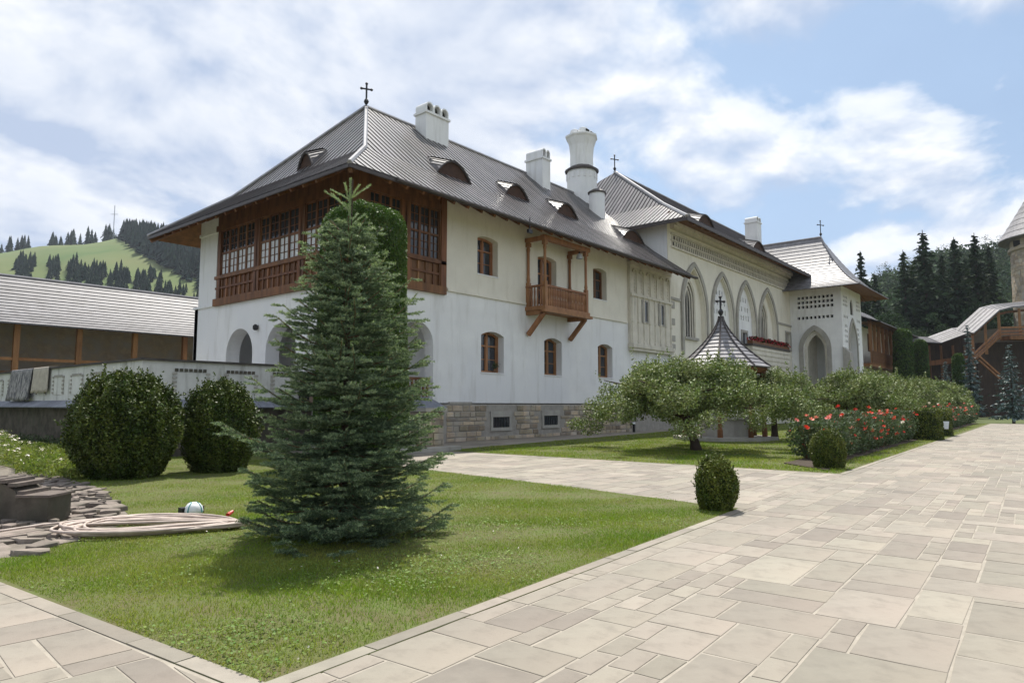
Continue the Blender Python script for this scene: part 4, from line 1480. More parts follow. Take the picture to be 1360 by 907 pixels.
# low dormers on the hall slope
posH = lambda s, d: (s, hEY + d, hprof(d, uA))
for s0 in (50.2, 62.0):
    dormer(hroof, posH, s0, s0 + 3.2, 2.6, 0.9, 3.2)
# slim chimney on the hall ridge
chc = onY(1001, 310, 26.0)
chimney(hroof, chc[0] - 0.62, chc[0] + 0.62, 25.4, 26.7, chc[2] - 3, onY(1001, 298, 26.0)[2], onY(1001, 290, 26.0)[2], 2)

# ================================================================== PORCH TOWER
PX0, PX1, PY0 = 70.0, 77.5, 17.3
porch = empty('entrance_porch', (PX0, PY0, 0), 'square white porch with pierced brick grids, pointed doorway and flared shingle roof', 'porch')
mPL = lambda s, z, d=0.0: (PX0 + d, s, z)
mPF = lambda s, z, d=0.0: (s, PY0 + d, z)
holes = [arch(18.75, 20.95, 0.0, 8.95, 'pointed', rise=1.9, n=16)]
grid = []
for r in range(3):
    for c_ in range(9):
        s = 18.15 + c_ * 0.385
        grid.append((s, 11.28 + r * 0.46, 0.13))
for c_ in range(9):
    grid.append((18.2 + c_ * 0.385, 10.2, 0.13))
for s, z_, h_ in grid:
    holes.append([(s - h_, z_ - h_), (s + h_, z_ - h_), (s + h_, z_ + h_), (s, z_ + h_ * 1.25), (s - h_, z_ + h_)])
MB().wall([(PY0, 0), (Y0 + 0.05, 0), (Y0 + 0.05, 13.2), (PY0, 13.2)], holes, mPL, [0.6] + [0.35] * len(grid)).build('wall', 'plaster', porch)
holes = [arch(72.3, 75.2, 0.0, 9.9, 'pointed', rise=2.6, n=16)]
gf = [(sx + k * 0.55, zq) for sx in (70.9, 75.75) for zq in (12.15, 11.75, 11.35, 10.2) for k in range(3)]
gf += [(sx + k * 0.5, zq) for sx in (71.15, 75.6) for zq in (9.3, 8.8, 8.3, 7.8) for k in range(2)]
for s, z_ in gf:
    holes.append([(s - 0.17, z_ - 0.13), (s + 0.17, z_ - 0.13), (s + 0.17, z_ + 0.13), (s - 0.17, z_ + 0.13)])
holes.append(arch(73.2, 74.3, 10.6, 12.2, 'pointed', rise=0.7, n=8))
MB().wall([(PX0, 0), (PX1, 0), (PX1, 13.2), (PX0, 13.2)], holes, mPF, [0.6] + [0.12] * (len(gf) + 1)).build('wall', 'plaster', porch)
MB().box((PX1 - 0.3, PY0 + 0.01, 0), (PX1, Y0, 13.2)).build('wall', 'plaster', porch)
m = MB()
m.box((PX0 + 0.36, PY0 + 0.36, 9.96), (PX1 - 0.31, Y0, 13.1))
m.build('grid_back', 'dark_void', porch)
MB().box((PX0 + 0.1, PY0 + 0.13, 10.35), (PX1 - 0.1, PY0 + 0.16, 13.1)).box((PX0 + 0.9, PY0 + 0.13, 7.4), (PX0 + 2.25, PY0 + 0.16, 10.345)).box((PX1 - 2.25, PY0 + 0.13, 7.4), (PX1 - 0.9, PY0 + 0.16, 10.345)).build('grid_back', 'dark_void', porch)  # near-black sheets close behind the holes, standing in for their shade
m = MB()
m.box((PX0 + 0.6, Y0 - 0.3, 0), (PX1 - 0.31, Y0, 9.9))
m.build('inner_wall', 'carved', porch)
o, i1 = arch(18.35, 21.35, 0.0, 9.45, 'pointed', rise=2.3, n=16), arch(18.75, 20.95, 0.0, 8.95, 'pointed', rise=1.9, n=16)
MB().band(o[1:] + o[:1], i1[1:] + i1[:1], mPL, -0.1, 0.0).build('arch_moulding', 'ashlar', porch)
i2 = arch(19.05, 20.65, 0.0, 8.5, 'pointed', rise=1.5, n=16)
MB().band(i1[1:] + i1[:1], i2[1:] + i2[:1], mPL, 0.3, 0.5).build('arch_moulding', 'carved', porch)
o, i1 = arch(72.0, 75.5, 0.0, 10.3, 'pointed', rise=2.9, n=16), arch(72.3, 75.2, 0.0, 9.9, 'pointed', rise=2.6, n=16)
MB().band(o[1:] + o[:1], i1[1:] + i1[:1], mPF, -0.1, 0.0).build('arch_moulding', 'ashlar', porch)
# stepped corner buttress
m = MB()
m.add([(69.6, 16.4, 0), (71.0, 16.4, 0), (71.0, 17.31, 0), (69.6, 17.31, 0), (69.8, 16.7, 6.6), (70.9, 16.7, 6.6), (70.9, 17.31, 7.2), (69.8, 17.31, 7.2)],
      [(0, 3, 2, 1), (4, 5, 6, 7), (0, 1, 5, 4), (1, 2, 6, 5), (2, 3, 7, 6), (3, 0, 4, 7)])
m.build('buttress', 'ashlar', porch)
# flared roof in shingle courses
po = 2.2
pE = [(PX0 - po, PY0 - po), (PX1 + po, PY0 - po)]
pez, papz, papY, pmx = 12.75, 18.9, 19.9, 73.75


def pr_prof(t):
    """0 at the eave, 1 at the ridge: inset fraction and height, flaring out at the foot"""
    return pez + (papz - pez) * (0.42 * t + 0.58 * t ** 1.9)


nc = 20
for k in range(nc):
    t0, t1 = k / nc, (k + 1) / nc
    for side in range(3):
        lf = 0.05
        def pt(t, e):
            z_ = pr_prof(t)
            xl, xr = PX0 - po + (pmx - PX0 + po) * t, PX1 + po - (PX1 + po - pmx) * t
            yf = PY0 - po + (papY - PY0 + po) * t
            if side == 0:
                return [(xl, 30.0, z_ + e), (xl, yf, z_ + e)]
            if side == 1:
                return [(xl, yf, z_ + e), (xr, yf, z_ + e)]
            return [(xr, yf, z_ + e), (xr, 30.0, z_ + e)]
        a, b = pt(t0, lf), pt(t1 + 0.004, 0.0)
        c_ = pt(t0, -0.02)
        MB().add([*a, *b, *c_], [(0, 1, 3, 2), (4, 5, 1, 0)]).build('shingle_course', 'roof_shingle', porch)
m = MB()
m.tube([(PX0 - po + (pmx - PX0 + po) * t, PY0 - po + (papY - PY0 + po) * t, pr_prof(t) + 0.07) for t in np.linspace(0, 1, 12)], 0.08, 6)
m.build('hip_cap', 'roof_cap', porch)
MB().tube([(pmx, papY, papz + 0.05), (pmx, 30, papz + 0.05)], 0.10, 6).build('ridge_cap', 'roof_cap', porch)
cross(porch, (pmx, papY, papz + 0.05), 1.7, ang=-0.5)
m = MB()
ze = pez - 0.06
m.add([(PX0 - po, PY0 - po, ze), (PX1 + po, PY0 - po, ze), (PX1 + po, 28, ze), (PX0 - po, 28, ze), (PX0 + 0.1, PY0 + 0.1, 13.15), (PX1 - 0.1, PY0 + 0.1, 13.15), (PX1 - 0.1, 28, 13.15), (PX0 + 0.1, 28, 13.15)],
      [(0, 1, 5, 4), (1, 2, 6, 5), (3, 0, 4, 7)])
sp = m.build('soffit', 'wood_soffit', porch)
for k in range(9):
    xx = PX1 + 0.1
    yy = PY0 - 1.0 + k * 1.1
    MB().bar((PX1 + po - 0.1, yy, ze - 0.06), (PX1 - 0.1, yy, 13.05), 0.12, 0.12).build('rafter', 'wood', sp)

# ================================================================== FAR WOODEN GALLERY HOUSE
fh = empty('gallery_house', (96, Y0, 0), 'brown timber gallery house with vertical posts beyond the white porch', 'building')
MB().box((96, Y0, 0), (130, 34, 12.0)).build('wall', 'plaster_warm', fh)
MB().box((95.9, Y0 - 1.6, 6.6), (130, Y0 - 0.01, 7.0)).build('gallery_floor', 'wood_light', fh)
MB().box((95.9, Y0 - 1.65, 7.0), (130, Y0 - 1.5, 8.6)).build('parapet', 'wood_light', fh)
for k in range(9):
    MB().box((95.9, Y0 - 1.70, 7.1 + k * 0.17), (130, Y0 - 1.651, 7.2 + k * 0.17)).build('parapet_board', 'wood', fh)
for k in range(14):
    xx = 96.2 + k * 2.4
    MB().box((xx - 0.18, Y0 - 1.7, 8.6), (xx + 0.18, Y0 - 1.35, 12.1)).build('post', 'wood_light', fh)
    if k % 2 == 0:
        wv = MB().box((xx + 0.5, Y0 - 0.06, 8.9), (xx + 1.8, Y0 - 0.012, 11.3)).build('window', 'wood', fh)
        MB().box((xx + 0.65, Y0 - 0.08, 9.05), (xx + 1.65, Y0 - 0.062, 11.15)).build('pane', 'glass', wv)
MB().box((95.9, Y0 - 1.75, 12.1), (130, Y0 - 1.3, 12.5)).build('head_beam', 'wood', fh)
for k in range(12):
    t0, t1 = k / 12, (k + 1) / 12
    a = lambda t: (Y0 - 3.0 + 9 * t, 12.1 + 5.2 * (0.6 * t + 0.4 * t * t))
    (y0_, z0_), (y1_, z1_) = a(t0), a(t1)
    MB().add([(95.0, y0_, z0_ + 0.06), (132, y0_, z0_ + 0.06), (132, y1_, z1_), (95.0, y1_, z1_), (95.0, y0_, z0_ - 0.05), (132, y0_, z0_ - 0.05)], [(0, 1, 2, 3), (4, 5, 1, 0)]).build('shingle_course', 'roof_shingle', fh)
MB().add([(95.0, Y0 - 3.0, 12.0), (132, Y0 - 3.0, 12.0), (132, Y0 + 0.1, 12.4), (95.0, Y0 + 0.1, 12.4)], [(0, 1, 2, 3)]).build('soffit', 'wood', fh)

# ================================================================== NORTH WALL WITH COVERED WALK
nw = empty('covered_walk', (15, 46, 0), 'long covered walk with brown posts and silvery shingle roof', 'covered walk')
MB().box((-40, 48.6, 0), (60, 49.4, 8.6)).build('back_wall', 'rubble', nw, tint=0.3)
MB().box((-40, 45.8, 0), (60, 46.3, 3.0)).build('front_wall', 'plaster', nw)
MB().box((-40, 46.31, 2.6), (60, 48.6, 2.9)).build('walk_floor', 'wood_grey', nw)
k = -9
for k in range(-14, 15):
    xx = 11.51 + 3.13 * k
    MB().box((xx - 0.14, 45.82, 3.0), (xx + 0.14, 46.10, 6.25)).build('post', 'wood_light', nw)
MB().box((-40, 45.80, 6.25), (60, 46.12, 6.5)).build('head_beam', 'wood', nw)
MB().box((-40, 45.90, 4.15), (60, 46.02, 4.32)).build('rail', 'wood_light', nw)
MB().box((-40, 45.905, 3.4), (60, 46.015, 3.55)).build('rail', 'wood', nw)
nc = 15
for k in range(nc):
    a = lambda t: (44.9 + 4.1 * t, 6.15 + 3.2 * (0.75 * t + 0.25 * t * t))
    (y0_, z0_), (y1_, z1_) = a(k / nc), a((k + 1) / nc)
    MB().add([(-40, y0_, z0_ + 0.045), (60, y0_, z0_ + 0.045), (60, y1_, z1_), (-40, y1_, z1_), (-40, y0_, z0_ - 0.04), (60, y0_, z0_ - 0.04)], [(0, 1, 2, 3), (4, 5, 1, 0)]).build('shingle_course', 'roof_shingle_old', nw)
MB().add([(-40, 44.92, 6.08), (60, 44.92, 6.08), (60, 48.8, 8.2), (-40, 48.8, 8.2)], [(0, 1, 2, 3)]).build('soffit', 'wood', nw)
MB().add([(-40, 49.02, 9.35), (60, 49.02, 9.35), (60, 51.5, 7.6), (-40, 51.5, 7.6)], [(0, 1, 2, 3)]).build('back_slope', 'roof_shingle', nw)
MB().tube([(-40, 49.0, 9.37), (60, 49.0, 9.37)], 0.09, 6).build('ridge_cap', 'roof_cap', nw)

# ================================================================== TERRACE PARAPET
ter = empty('terrace_wall', (9.0, 22.6, 0), 'stained white terrace parapet with dark coping and notched panels behind the bushes', 'wall')
m = MB()
TZ = 3.06
MB().box((9.0, 22.6, 1.78), (9.35, 42, TZ)).build('wall', 'plaster_old', ter)
MB().box((9.351, 22.6, 1.78), (14.6, 22.95, TZ)).build('wall', 'plaster_old', ter)
MB().box((8.85, 22.45, -0.1), (9.35, 42, 1.58)).build('base', 'concrete_old', ter)
MB().box((9.351, 22.45, -0.1), (16.7, 22.95, 1.58)).build('base', 'concrete_old', ter)
MB().box((9.36, 22.96, 1.3), (16.7, 36, 1.66)).build('terrace_floor', 'ashlar', ter)
MB().box((8.92, 22.52, TZ), (9.45, 42, TZ + 0.07)).build('coping', 'coping_dark', ter)
MB().box((9.451, 22.52, TZ), (14.7, 23.05, TZ + 0.068)).build('coping', 'coping_dark', ter)
rnd = random.Random(8)
y = 22.4
while y < 41.8:                                     # sloping slate pieces on the ledge
    l = rnd.uniform(0.5, 0.9)
    MB().add([(8.55, y, 1.56), (8.55, y + l - 0.02, 1.56), (8.998, y + l - 0.02, 1.78), (8.998, y, 1.78), (8.55, y, 1.60), (8.55, y + l - 0.02, 1.60), (8.998, y + l - 0.02, 1.83), (8.998, y, 1.83)],
             [(0, 3, 2, 1), (4, 5, 6, 7), (0, 1, 5, 4), (1, 2, 6, 5), (2, 3, 7, 6), (3, 0, 4, 7)]).build('slate', 'slate', ter)
    y += l
x = 9.0
while x < 14.4:
    l = rnd.uniform(0.5, 0.9)
    MB().add([(x, 22.15, 1.56), (x + l - 0.02, 22.15, 1.56), (x + l - 0.02, 22.598, 1.78), (x, 22.598, 1.78), (x, 22.15, 1.60), (x + l - 0.02, 22.15, 1.60), (x + l - 0.02, 22.598, 1.83), (x, 22.598, 1.83)],
             [(0, 3, 2, 1), (4, 5, 6, 7), (0, 1, 5, 4), (1, 2, 6, 5), (2, 3, 7, 6), (3, 0, 4, 7)]).build('slate', 'slate', ter)
    x += l
for k in range(9):                                  # notched brick panels
    yc = 24.3 + k * 1.95
    p_ = MB().box((8.985, yc - 0.55, 2.05), (8.999, yc + 0.55, 2.78)).build('panel', 'plaster_old', ter)
    for j in range(5):
        MB().box((8.955, yc - 0.62, 2.08 + j * 0.15), (8.984, yc - 0.48, 2.16 + j * 0.15)).build('brick', 'ashlar', p_)
        MB().box((8.955, yc + 0.48, 2.08 + j * 0.15), (8.984, yc + 0.62, 2.16 + j * 0.15)).build('brick', 'ashlar', p_)
    for j in range(6):
        MB().box((8.955, yc - 0.44 + j * 0.155, 2.72), (8.984, yc - 0.34 + j * 0.155, 2.80)).build('brick', 'ashlar', p_)
for k in range(3):
    xc = 10.55 + k * 1.75
    p_ = MB().box((xc - 0.55, 22.585, 2.05), (xc + 0.55, 22.599, 2.72)).build('panel', 'plaster_old', ter)
    for j in range(5):
        MB().box((xc + 0.48, 22.565, 2.08 + j * 0.14), (xc + 0.62, 22.584, 2.16 + j * 0.14)).build('brick', 'ashlar', p_)
        MB().box((xc - 0.62, 22.555, 2.08 + j * 0.14), (xc - 0.48, 22.584, 2.16 + j * 0.14)).build('brick', 'ashlar', p_)
    for j in range(7):
        MB().box((xc - 0.55 + j * 0.155, 22.555, 2.74), (xc - 0.45 + j * 0.155, 22.584, 2.84)).build('brick', 'concrete_old', p_)
# dark wooden hatch at the parapet's end
hat = empty('wooden_hatch', (14.95, 22.3, 1.58), 'dark wooden cupboard at the end of the white terrace parapet', 'cupboard')
MB().box((14.62, 22.0, 1.6), (15.5, 22.9, 2.75)).build('body', 'dark_void', hat)
MB().box((14.55, 21.92, 2.75), (15.58, 22.98, 2.86)).build('lid', 'wood_grey', hat)
for k in range(4):
    MB().box((14.66 + k * 0.21, 21.97, 1.62), (14.85 + k * 0.21, 21.999, 2.73)).build('board', 'wood_grey', hat)


def rug(name, y0, y1, drop_f, drop_b, mat, label, wob, seed, x0=8.92):
    """cloth laid over the coping, hanging down both sides"""
    r = random.Random(seed)
    ny, prof_ = 26, []
    for t in np.linspace(0, 1, 9):
        prof_.append((x0 - 0.035, TZ + 0.07 - drop_f * (1 - t)))
    prof_ += [(x0 - 0.01, TZ + 0.10), (x0 + 0.25, TZ + 0.115), (x0 + 0.54, TZ + 0.10), (x0 + 0.57, TZ + 0.02), (x0 + 0.575, TZ + 0.07 - drop_b)]
    top, n = [], len(prof_)
    for j in range(ny + 1):
        y = y0 + (y1 - y0) * j / ny
        for i, (x, z_) in enumerate(prof_):
            hang = max(0.0, (TZ + 0.07 - z_))
            top.append((x - wob * hang * (0.55 + 0.45 * math.sin(j * 1.65 + seed)) * (1 if x < x0 + 0.3 else -1), y, z_ + (0.02 * math.sin(j * 0.7) * hang)))
    vs = top + [(x + (0.018 if k % n < 10 else -0.018), y, z_ - (0.016 if 9 <= k % n <= 11 else 0)) for k, (x, y, z_) in enumerate(top)]
    N_ = len(top)
    fs = []
    for j in range(ny):
        for i in range(n - 1):
            a = j * n + i
            fs += [(a, a + 1, a + n + 1, a + n), (N_ + a, N_ + a + n, N_ + a + n + 1, N_ + a + 1)]
    for j in range(ny):
        for i in (0, n - 1):
            a = j * n + i
            fs.append((a, a + n, N_ + a + n, N_ + a))
    for i in range(n - 1):
        for j in (0, ny):
            a = j * n + i
            fs.append((a, N_ + a, N_ + a + 1, a + 1))
    o = MB().add(vs, fs).build(name, mat, loc=(x0, (y0 + y1) / 2, TZ), smooth=True)
    return tag(o, label, 'rug')


ya, yb = onX(17, 505, 8.95)[1], onX(45, 505, 8.95)[1]
rug('hanging_rug', yb, ya, 1.28, 0.6, 'rug_dark', 'grey striped woven rug hanging over the terrace parapet', 0.14, 2)
yc = onX(66, 505, 8.95)[1]
rug('hanging_rug', yc, yb - 0.1, 0.98, 0.7, 'rug_light', 'beige fleece rug hanging over the terrace parapet', 0.09, 5)

# stone stair pier by the corner of the house
sp_ = empty('stair_pier', (17.5, 18.9, 0), 'rubble stone stair pier with sloping slate cap at the house corner', 'pier')
core = MB().box((16.95, 18.2, 0.02), (17.85, 19.6, 1.42)).build('core', 'mortar', sp_)
rnd = random.Random(21)
for side in (0, 1):
    z = 0.05
    while z < 1.38:
        hh = min(rnd.uniform(0.14, 0.26), 1.42 - z)
        s, e = (16.95, 17.85) if side == 0 else (18.2, 19.6)
        while s < e - 0.05:
            l = min(rnd.uniform(0.2, 0.5), e - s)
            dpt = rnd.uniform(0.02, 0.06)
            if side == 0:
                b_ = MB().box((s + 0.01, 18.2 - dpt, z + 0.01), (s + l - 0.01, 18.205, z + hh - 0.01))
            else:
                b_ = MB().box((16.95 - dpt, s + 0.01, z + 0.01), (16.955, s + l - 0.01, z + hh - 0.01))
            b_.build('stone', 'rubble', core, tint=min(1.0, max(0.0, rnd.gauss(0.5, 0.3))))
            s += l
        z += hh
MB().box((16.85, 18.08, 1.42), (17.95, 19.7, 1.55)).build('cap_course', 'ashlar', sp_)
MB().add([(16.85, 18.08, 1.552), (17.95, 18.08, 1.552), (17.95, 19.7, 1.552), (16.85, 19.7, 1.552), (17.2, 18.7, 1.95), (17.6, 18.7, 1.95), (17.6, 19.3, 1.95), (17.2, 19.3, 1.95)],
         [(0, 1, 5, 4), (1, 2, 6, 5), (2, 3, 7, 6), (3, 0, 4, 7), (4, 5, 6, 7), (0, 3, 2, 1)]).build('slate_cap', 'slate', sp_)
MB().box((15.4, 17.65, 0.01), (18.25, 18.07, 0.16)).build('step', 'ashlar', sp_)
for k in range(8):
    MB().box((14.2, 18.25 + k * 0.36, 0.01), (16.88, 18.25 + (k + 1) * 0.36, 0.20 + k * 0.19)).build('step', 'ashlar', sp_)

# ================================================================== WELL PAVILION
pc = at(962, 585, 33.0)
PCX, PCY = pc[0], pc[1]
pav = empty('well_pavilion', (PCX, PCY, 0), 'octagonal well pavilion with steep flared shingle roof and iron cross', 'pavilion')
MB().lathe((PCX, PCY, 0), [(2.45, -0.05), (2.45, 0.16), (2.3, 0.165)], 8, PI / 8 + yaw).build('platform', 'ashlar', pav)
MB().lathe((PCX, PCY, 0), [(1.15, 0.16), (1.15, 0.95), (1.28, 0.97), (1.28, 1.1), (0.9, 1.12), (0.9, 0.5)], 16).build('well_ring', 'ashlar', pav)
a8 = [PI / 8 + yaw + PI + 2 * PI * k / 8 for k in range(8)]
for a in a8:
    MB().lathe((PCX + 1.85 * math.cos(a), PCY + 1.85 * math.sin(a), 0), [(0.13, 0.16), (0.13, 0.5), (0.09, 0.6), (0.09, 2.8), (0.14, 3.0), (0.14, 3.2)], 8).build('post', 'wood', pav)
er, eznp, apz = 2.2, 3.45, 5.95
m = MB()
m.lathe((PCX, PCY, 0), [(er - 0.25, 3.18), (er - 0.1, 3.4), (er - 0.35, 3.42), (er - 0.5, 3.2)], 8, a8[0])
m.build('head_beam', 'wood', pav)
rp = lambda t: (0.07 + (er - 0.07) * (1 - t) ** 1.55, eznp + (apz - eznp) * t)
nc = 13
for k in range(nc):
    (r0_, z0_), (r1_, z1_) = rp(k / nc), rp((k + 1) / nc)
    for j in range(8):
        a, b = a8[j], a8[(j + 1) % 8]
        P_ = lambda r, z_, t: (PCX + r * math.cos(t), PCY + r * math.sin(t), z_)
        e = 0.03
        vs = [P_(r0_ + e, z0_ + e, a), P_(r0_ + e, z0_ + e, b), P_(r1_ + 0.004, z1_ + 0.004, b), P_(r1_ + 0.004, z1_ + 0.004, a), P_(r0_, z0_ - 0.02, a), P_(r0_, z0_ - 0.02, b)]
        MB().add(vs, [(0, 1, 2, 3), (4, 5, 1, 0)]).build('shingle_course', 'roof_shingle', pav)
for a in a8:
    MB().tube([(PCX + (rp(t)[0] + 0.03) * math.cos(a), PCY + (rp(t)[0] + 0.03) * math.sin(a), rp(t)[1] + 0.04) for t in np.linspace(0, 1, 14)], 0.042, 5).build('hip_rib', 'gutter', pav)
cross(pav, (PCX, PCY, apz - 0.05), 1.05, ang=yaw - PI / 2 + 0.3)

# ================================================================== EAST WALL, STAIR, TOWER
def far(x, y, depth):
    return at(x, y, depth)


D1 = 98.0
hz = lambda y, d: at(680, y, d)[2]
right = Vector(rgt)


def fpt(x, d, z):
    """a place under photo column x at depth d and height z"""
    p = at(x, 538, d)
    return Vector((p[0], p[1], z))


ew = empty('east_gallery', fpt(1260, 104, 0), 'low covered wall walk with pale roof between the trees and the stone tower', 'covered walk')


def slab(pts_bottom, h0, h1, thick, name, mat, par):
    """wall-like sheet along a ground line"""
    (a, b) = pts_bottom
    n = Vector((b - a).to_tuple()).cross(Vector((0, 0, 1))).normalized() * thick
    vs = []
    for p, (z0, z1) in ((a, h0), (b, h1)):
        for q in (p, p + n):
            vs += [(q.x, q.y, z0), (q.x, q.y, z1)]
    MB().add(vs, [(0, 2, 3, 1), (4, 5, 7, 6), (0, 1, 5, 4), (2, 6, 7, 3), (1, 3, 7, 5), (0, 4, 6, 2)]).build(name, mat, par)


z_ = lambda y, d: EYE + (538 - y) / F * d * 0.995
pts = [(1195, 449), (1245, 452), (1278, 440), (1300, 437)]
for (xa, ya_), (xb, yb_) in zip(pts[:-1], pts[1:]):
    a, b = fpt(xa, 104, 0), fpt(xb, 104, 0)
    slab((a, b), (0, z_(ya_ + 4, 104)), (0, z_(yb_ + 4, 104)), 0.6, 'wall', 'wood_dark', ew)
    n = (b - a).cross(Vector((0, 0, 1))).normalized()
    for k in range(6):
        t0, t1 = k / 6, (k + 1) / 6
        sh = lambda p, y, t: (p + n * (1.9 - 3.4 * t)) * 1 + Vector((0, 0, z_(y, 104) + (-0.45 + 1.2 * t)))
        r0_ = [sh(a, ya_, t0), sh(b, yb_, t0), sh(b, yb_, t1), sh(a, ya_, t1)]
        MB().add([(v.x, v.y, v.z + (0.06 if i < 2 else 0)) for i, v in enumerate(r0_)] + [(v.x, v.y, v.z - 0.1) for v in r0_[:2]], [(0, 1, 2, 3), (4, 5, 1, 0)]).build('shingle_course', 'roof_shingle_old', ew)
for xp in (1206, 1222, 1238, 1254, 1270, 1286):
    p = fpt(xp, 103.0, 0)
    MB().bar(p, p + Vector((0, 0, z_(458, 103))), 0.3, 0.3).build('post', 'wood', ew)
slab((fpt(1195, 102.8, 0), fpt(1290, 102.8, 0)), (z_(490, 103), z_(485, 103)), (z_(480, 103), z_(472, 103)), 0.15, 'rail', 'wood', ew)

es = empty('stair_gallery', fpt(1335, 96, 0), 'roofed timber stair gallery with zigzag handrails below the stone tower', 'stair')
slab((fpt(1290, 99, 0), fpt(1420, 99, 0)), (0, z_(440, 99)), (0, z_(425, 99)), 0.8, 'wall', 'rubble', es)
slab((fpt(1300, 97, 0), fpt(1420, 97, 0)), (0, z_(455, 97)), (0, z_(450, 97)), 0.3, 'back_boards', 'wood_dark', es)
rp_ = [(1293, 439), (1329, 408), (1345, 404), (1420, 396)]
for (xa, ya_), (xb, yb_) in zip(rp_[:-1], rp_[1:]):
    a, b = fpt(xa, 95, 0), fpt(xb, 95, 0)
    n = (b - a).cross(Vector((0, 0, 1))).normalized()
    for k in range(5):
        t0, t1 = k / 5, (k + 1) / 5
        sh = lambda p, y, t: p + n * (1.0 - 4.0 * t) + Vector((0, 0, z_(y, 95) + (-0.35 + 0.9 * t)))
        r0_ = [sh(a, ya_, t0), sh(b, yb_, t0), sh(b, yb_, t1), sh(a, ya_, t1)]
        MB().add([(v.x, v.y, v.z + (0.06 if i < 2 else 0)) for i, v in enumerate(r0_)] + [(v.x, v.y, v.z - 0.15) for v in r0_[:2]], [(0, 1, 2, 3), (4, 5, 1, 0)]).build('shingle_course', 'roof_shingle_old', es)
    MB().bar(a + Vector((0, 0, z_(ya_ + 9, 95))), b + Vector((0, 0, z_(yb_ + 9, 95))), 0.25, 0.3).build('head_beam', 'wood', es)


def rail_line(x0, y0_, x1, y1_, d, w=0.22):
    MB().bar(fpt(x0, d, z_(y0_, d)), fpt(x1, d, z_(y1_, d)), w, w).build('handrail', 'wood_light', es)


for off in (0, 5, 9):
    rail_line(1297, 470 + off, 1334, 437 + off, 94.5)
    rail_line(1334, 434 + off, 1420, 432 + off, 94.5)
for off in (0, 6):
    rail_line(1304, 472 + off, 1330, 497 + off, 94)
for xp, yt, yb_ in ((1315, 428, 470), (1334, 412, 450), (1362, 408, 450), (1390, 405, 450), (1297, 445, 500)):
    p = fpt(xp, 94.6, 0)
    MB().bar(p + Vector((0, 0, 0)) + Vector((0, 0, z_(yb_, 94.6))), p + Vector((0, 0, z_(yt, 94.6))), 0.32, 0.32).build('post', 'wood_light', es)
slab((fpt(1334, 94.8, 0), fpt(1420, 94.8, 0)), (z_(452, 95), z_(447, 95)), (z_(452, 95), z_(447, 95)), 2.0, 'landing', 'wood', es)

tw = empty('stone_tower', fpt(1421, 112, 0), 'round rubble stone tower with a conical grey shingle roof', 'tower')
tc_ = fpt(1421, 112, 0)
rt = (1396 - 1343) / F * 112
MB().lathe((tc_.x, tc_.y, 0), [(rt * 1.03, -0.1), (rt, z_(400, 112)), (rt * 0.985, z_(328, 112)), (rt * 1.05, z_(326, 112)), (rt * 1.05, z_(322, 112)), (rt, z_(320, 112)), (rt, z_(305, 112))], 32).build('wall', 'rubble', tw, tint=0.62)
rnd = random.Random(77)
# courses of squared rubble on the visible side of the tower
z0 = z_(470, 112)
azc = math.atan2(-tc_.y, -tc_.x)
while z0 < z_(330, 112):
    hh = rnd.uniform(0.45, 0.75)
    a = azc - 1.7
    while a < azc + 0.6:
        da = rnd.uniform(0.09, 0.2)
        rr_ = rt * (1.03 - 0.04 * z0 / z_(328, 112)) + rnd.uniform(0.02, 0.09)
        vs = []
        for r_ in (rr_ - 0.25, rr_):
            for (aa, zq) in ((a + 0.006, z0 + 0.03), (a + da - 0.006, z0 + 0.03), (a + da - 0.006, z0 + hh - 0.03), (a + 0.006, z0 + hh - 0.03)):
                vs.append((tc_.x + r_ * math.cos(aa), tc_.y + r_ * math.sin(aa), zq))
        MB().add(vs, [(4, 5, 6, 7), (0, 1, 5, 4), (1, 2, 6, 5), (2, 3, 7, 6), (3, 0, 4, 7)]).build('stone', 'rubble', tw, tint=min(1.0, max(0.0, rnd.gauss(0.6, 0.22))))
        a += da
    z0 += hh
zr = z_(311, 112)
for k in range(14):
    t0, t1 = k / 14, (k + 1) / 14
    f = lambda t: ((rt + 1.7) * (1 - t) ** 1.12, zr + 15 * t)
    (ra, za), (rb_, zb) = f(t0), f(t1)
    MB().lathe((tc_.x, tc_.y, 0), [(ra - 0.3, za - 0.08), (ra, za - 0.05), (ra + 0.02, za + 0.06), (max(rb_, 0.05), zb)], 32).build('shingle_course', 'roof_shingle', tw)
for aa in (azc - 0.95, azc - 0.3):
    MB().box((tc_.x + rt * math.cos(aa) - 0.5, tc_.y + rt * math.sin(aa) - 0.5, z_(322, 112)), (tc_.x + rt * math.cos(aa) + 0.5, tc_.y + rt * math.sin(aa) + 0.5, z_(314, 112))).build('opening', 'dark_void', tw)

# ================================================================== SPRUCE IN THE FOREGROUND


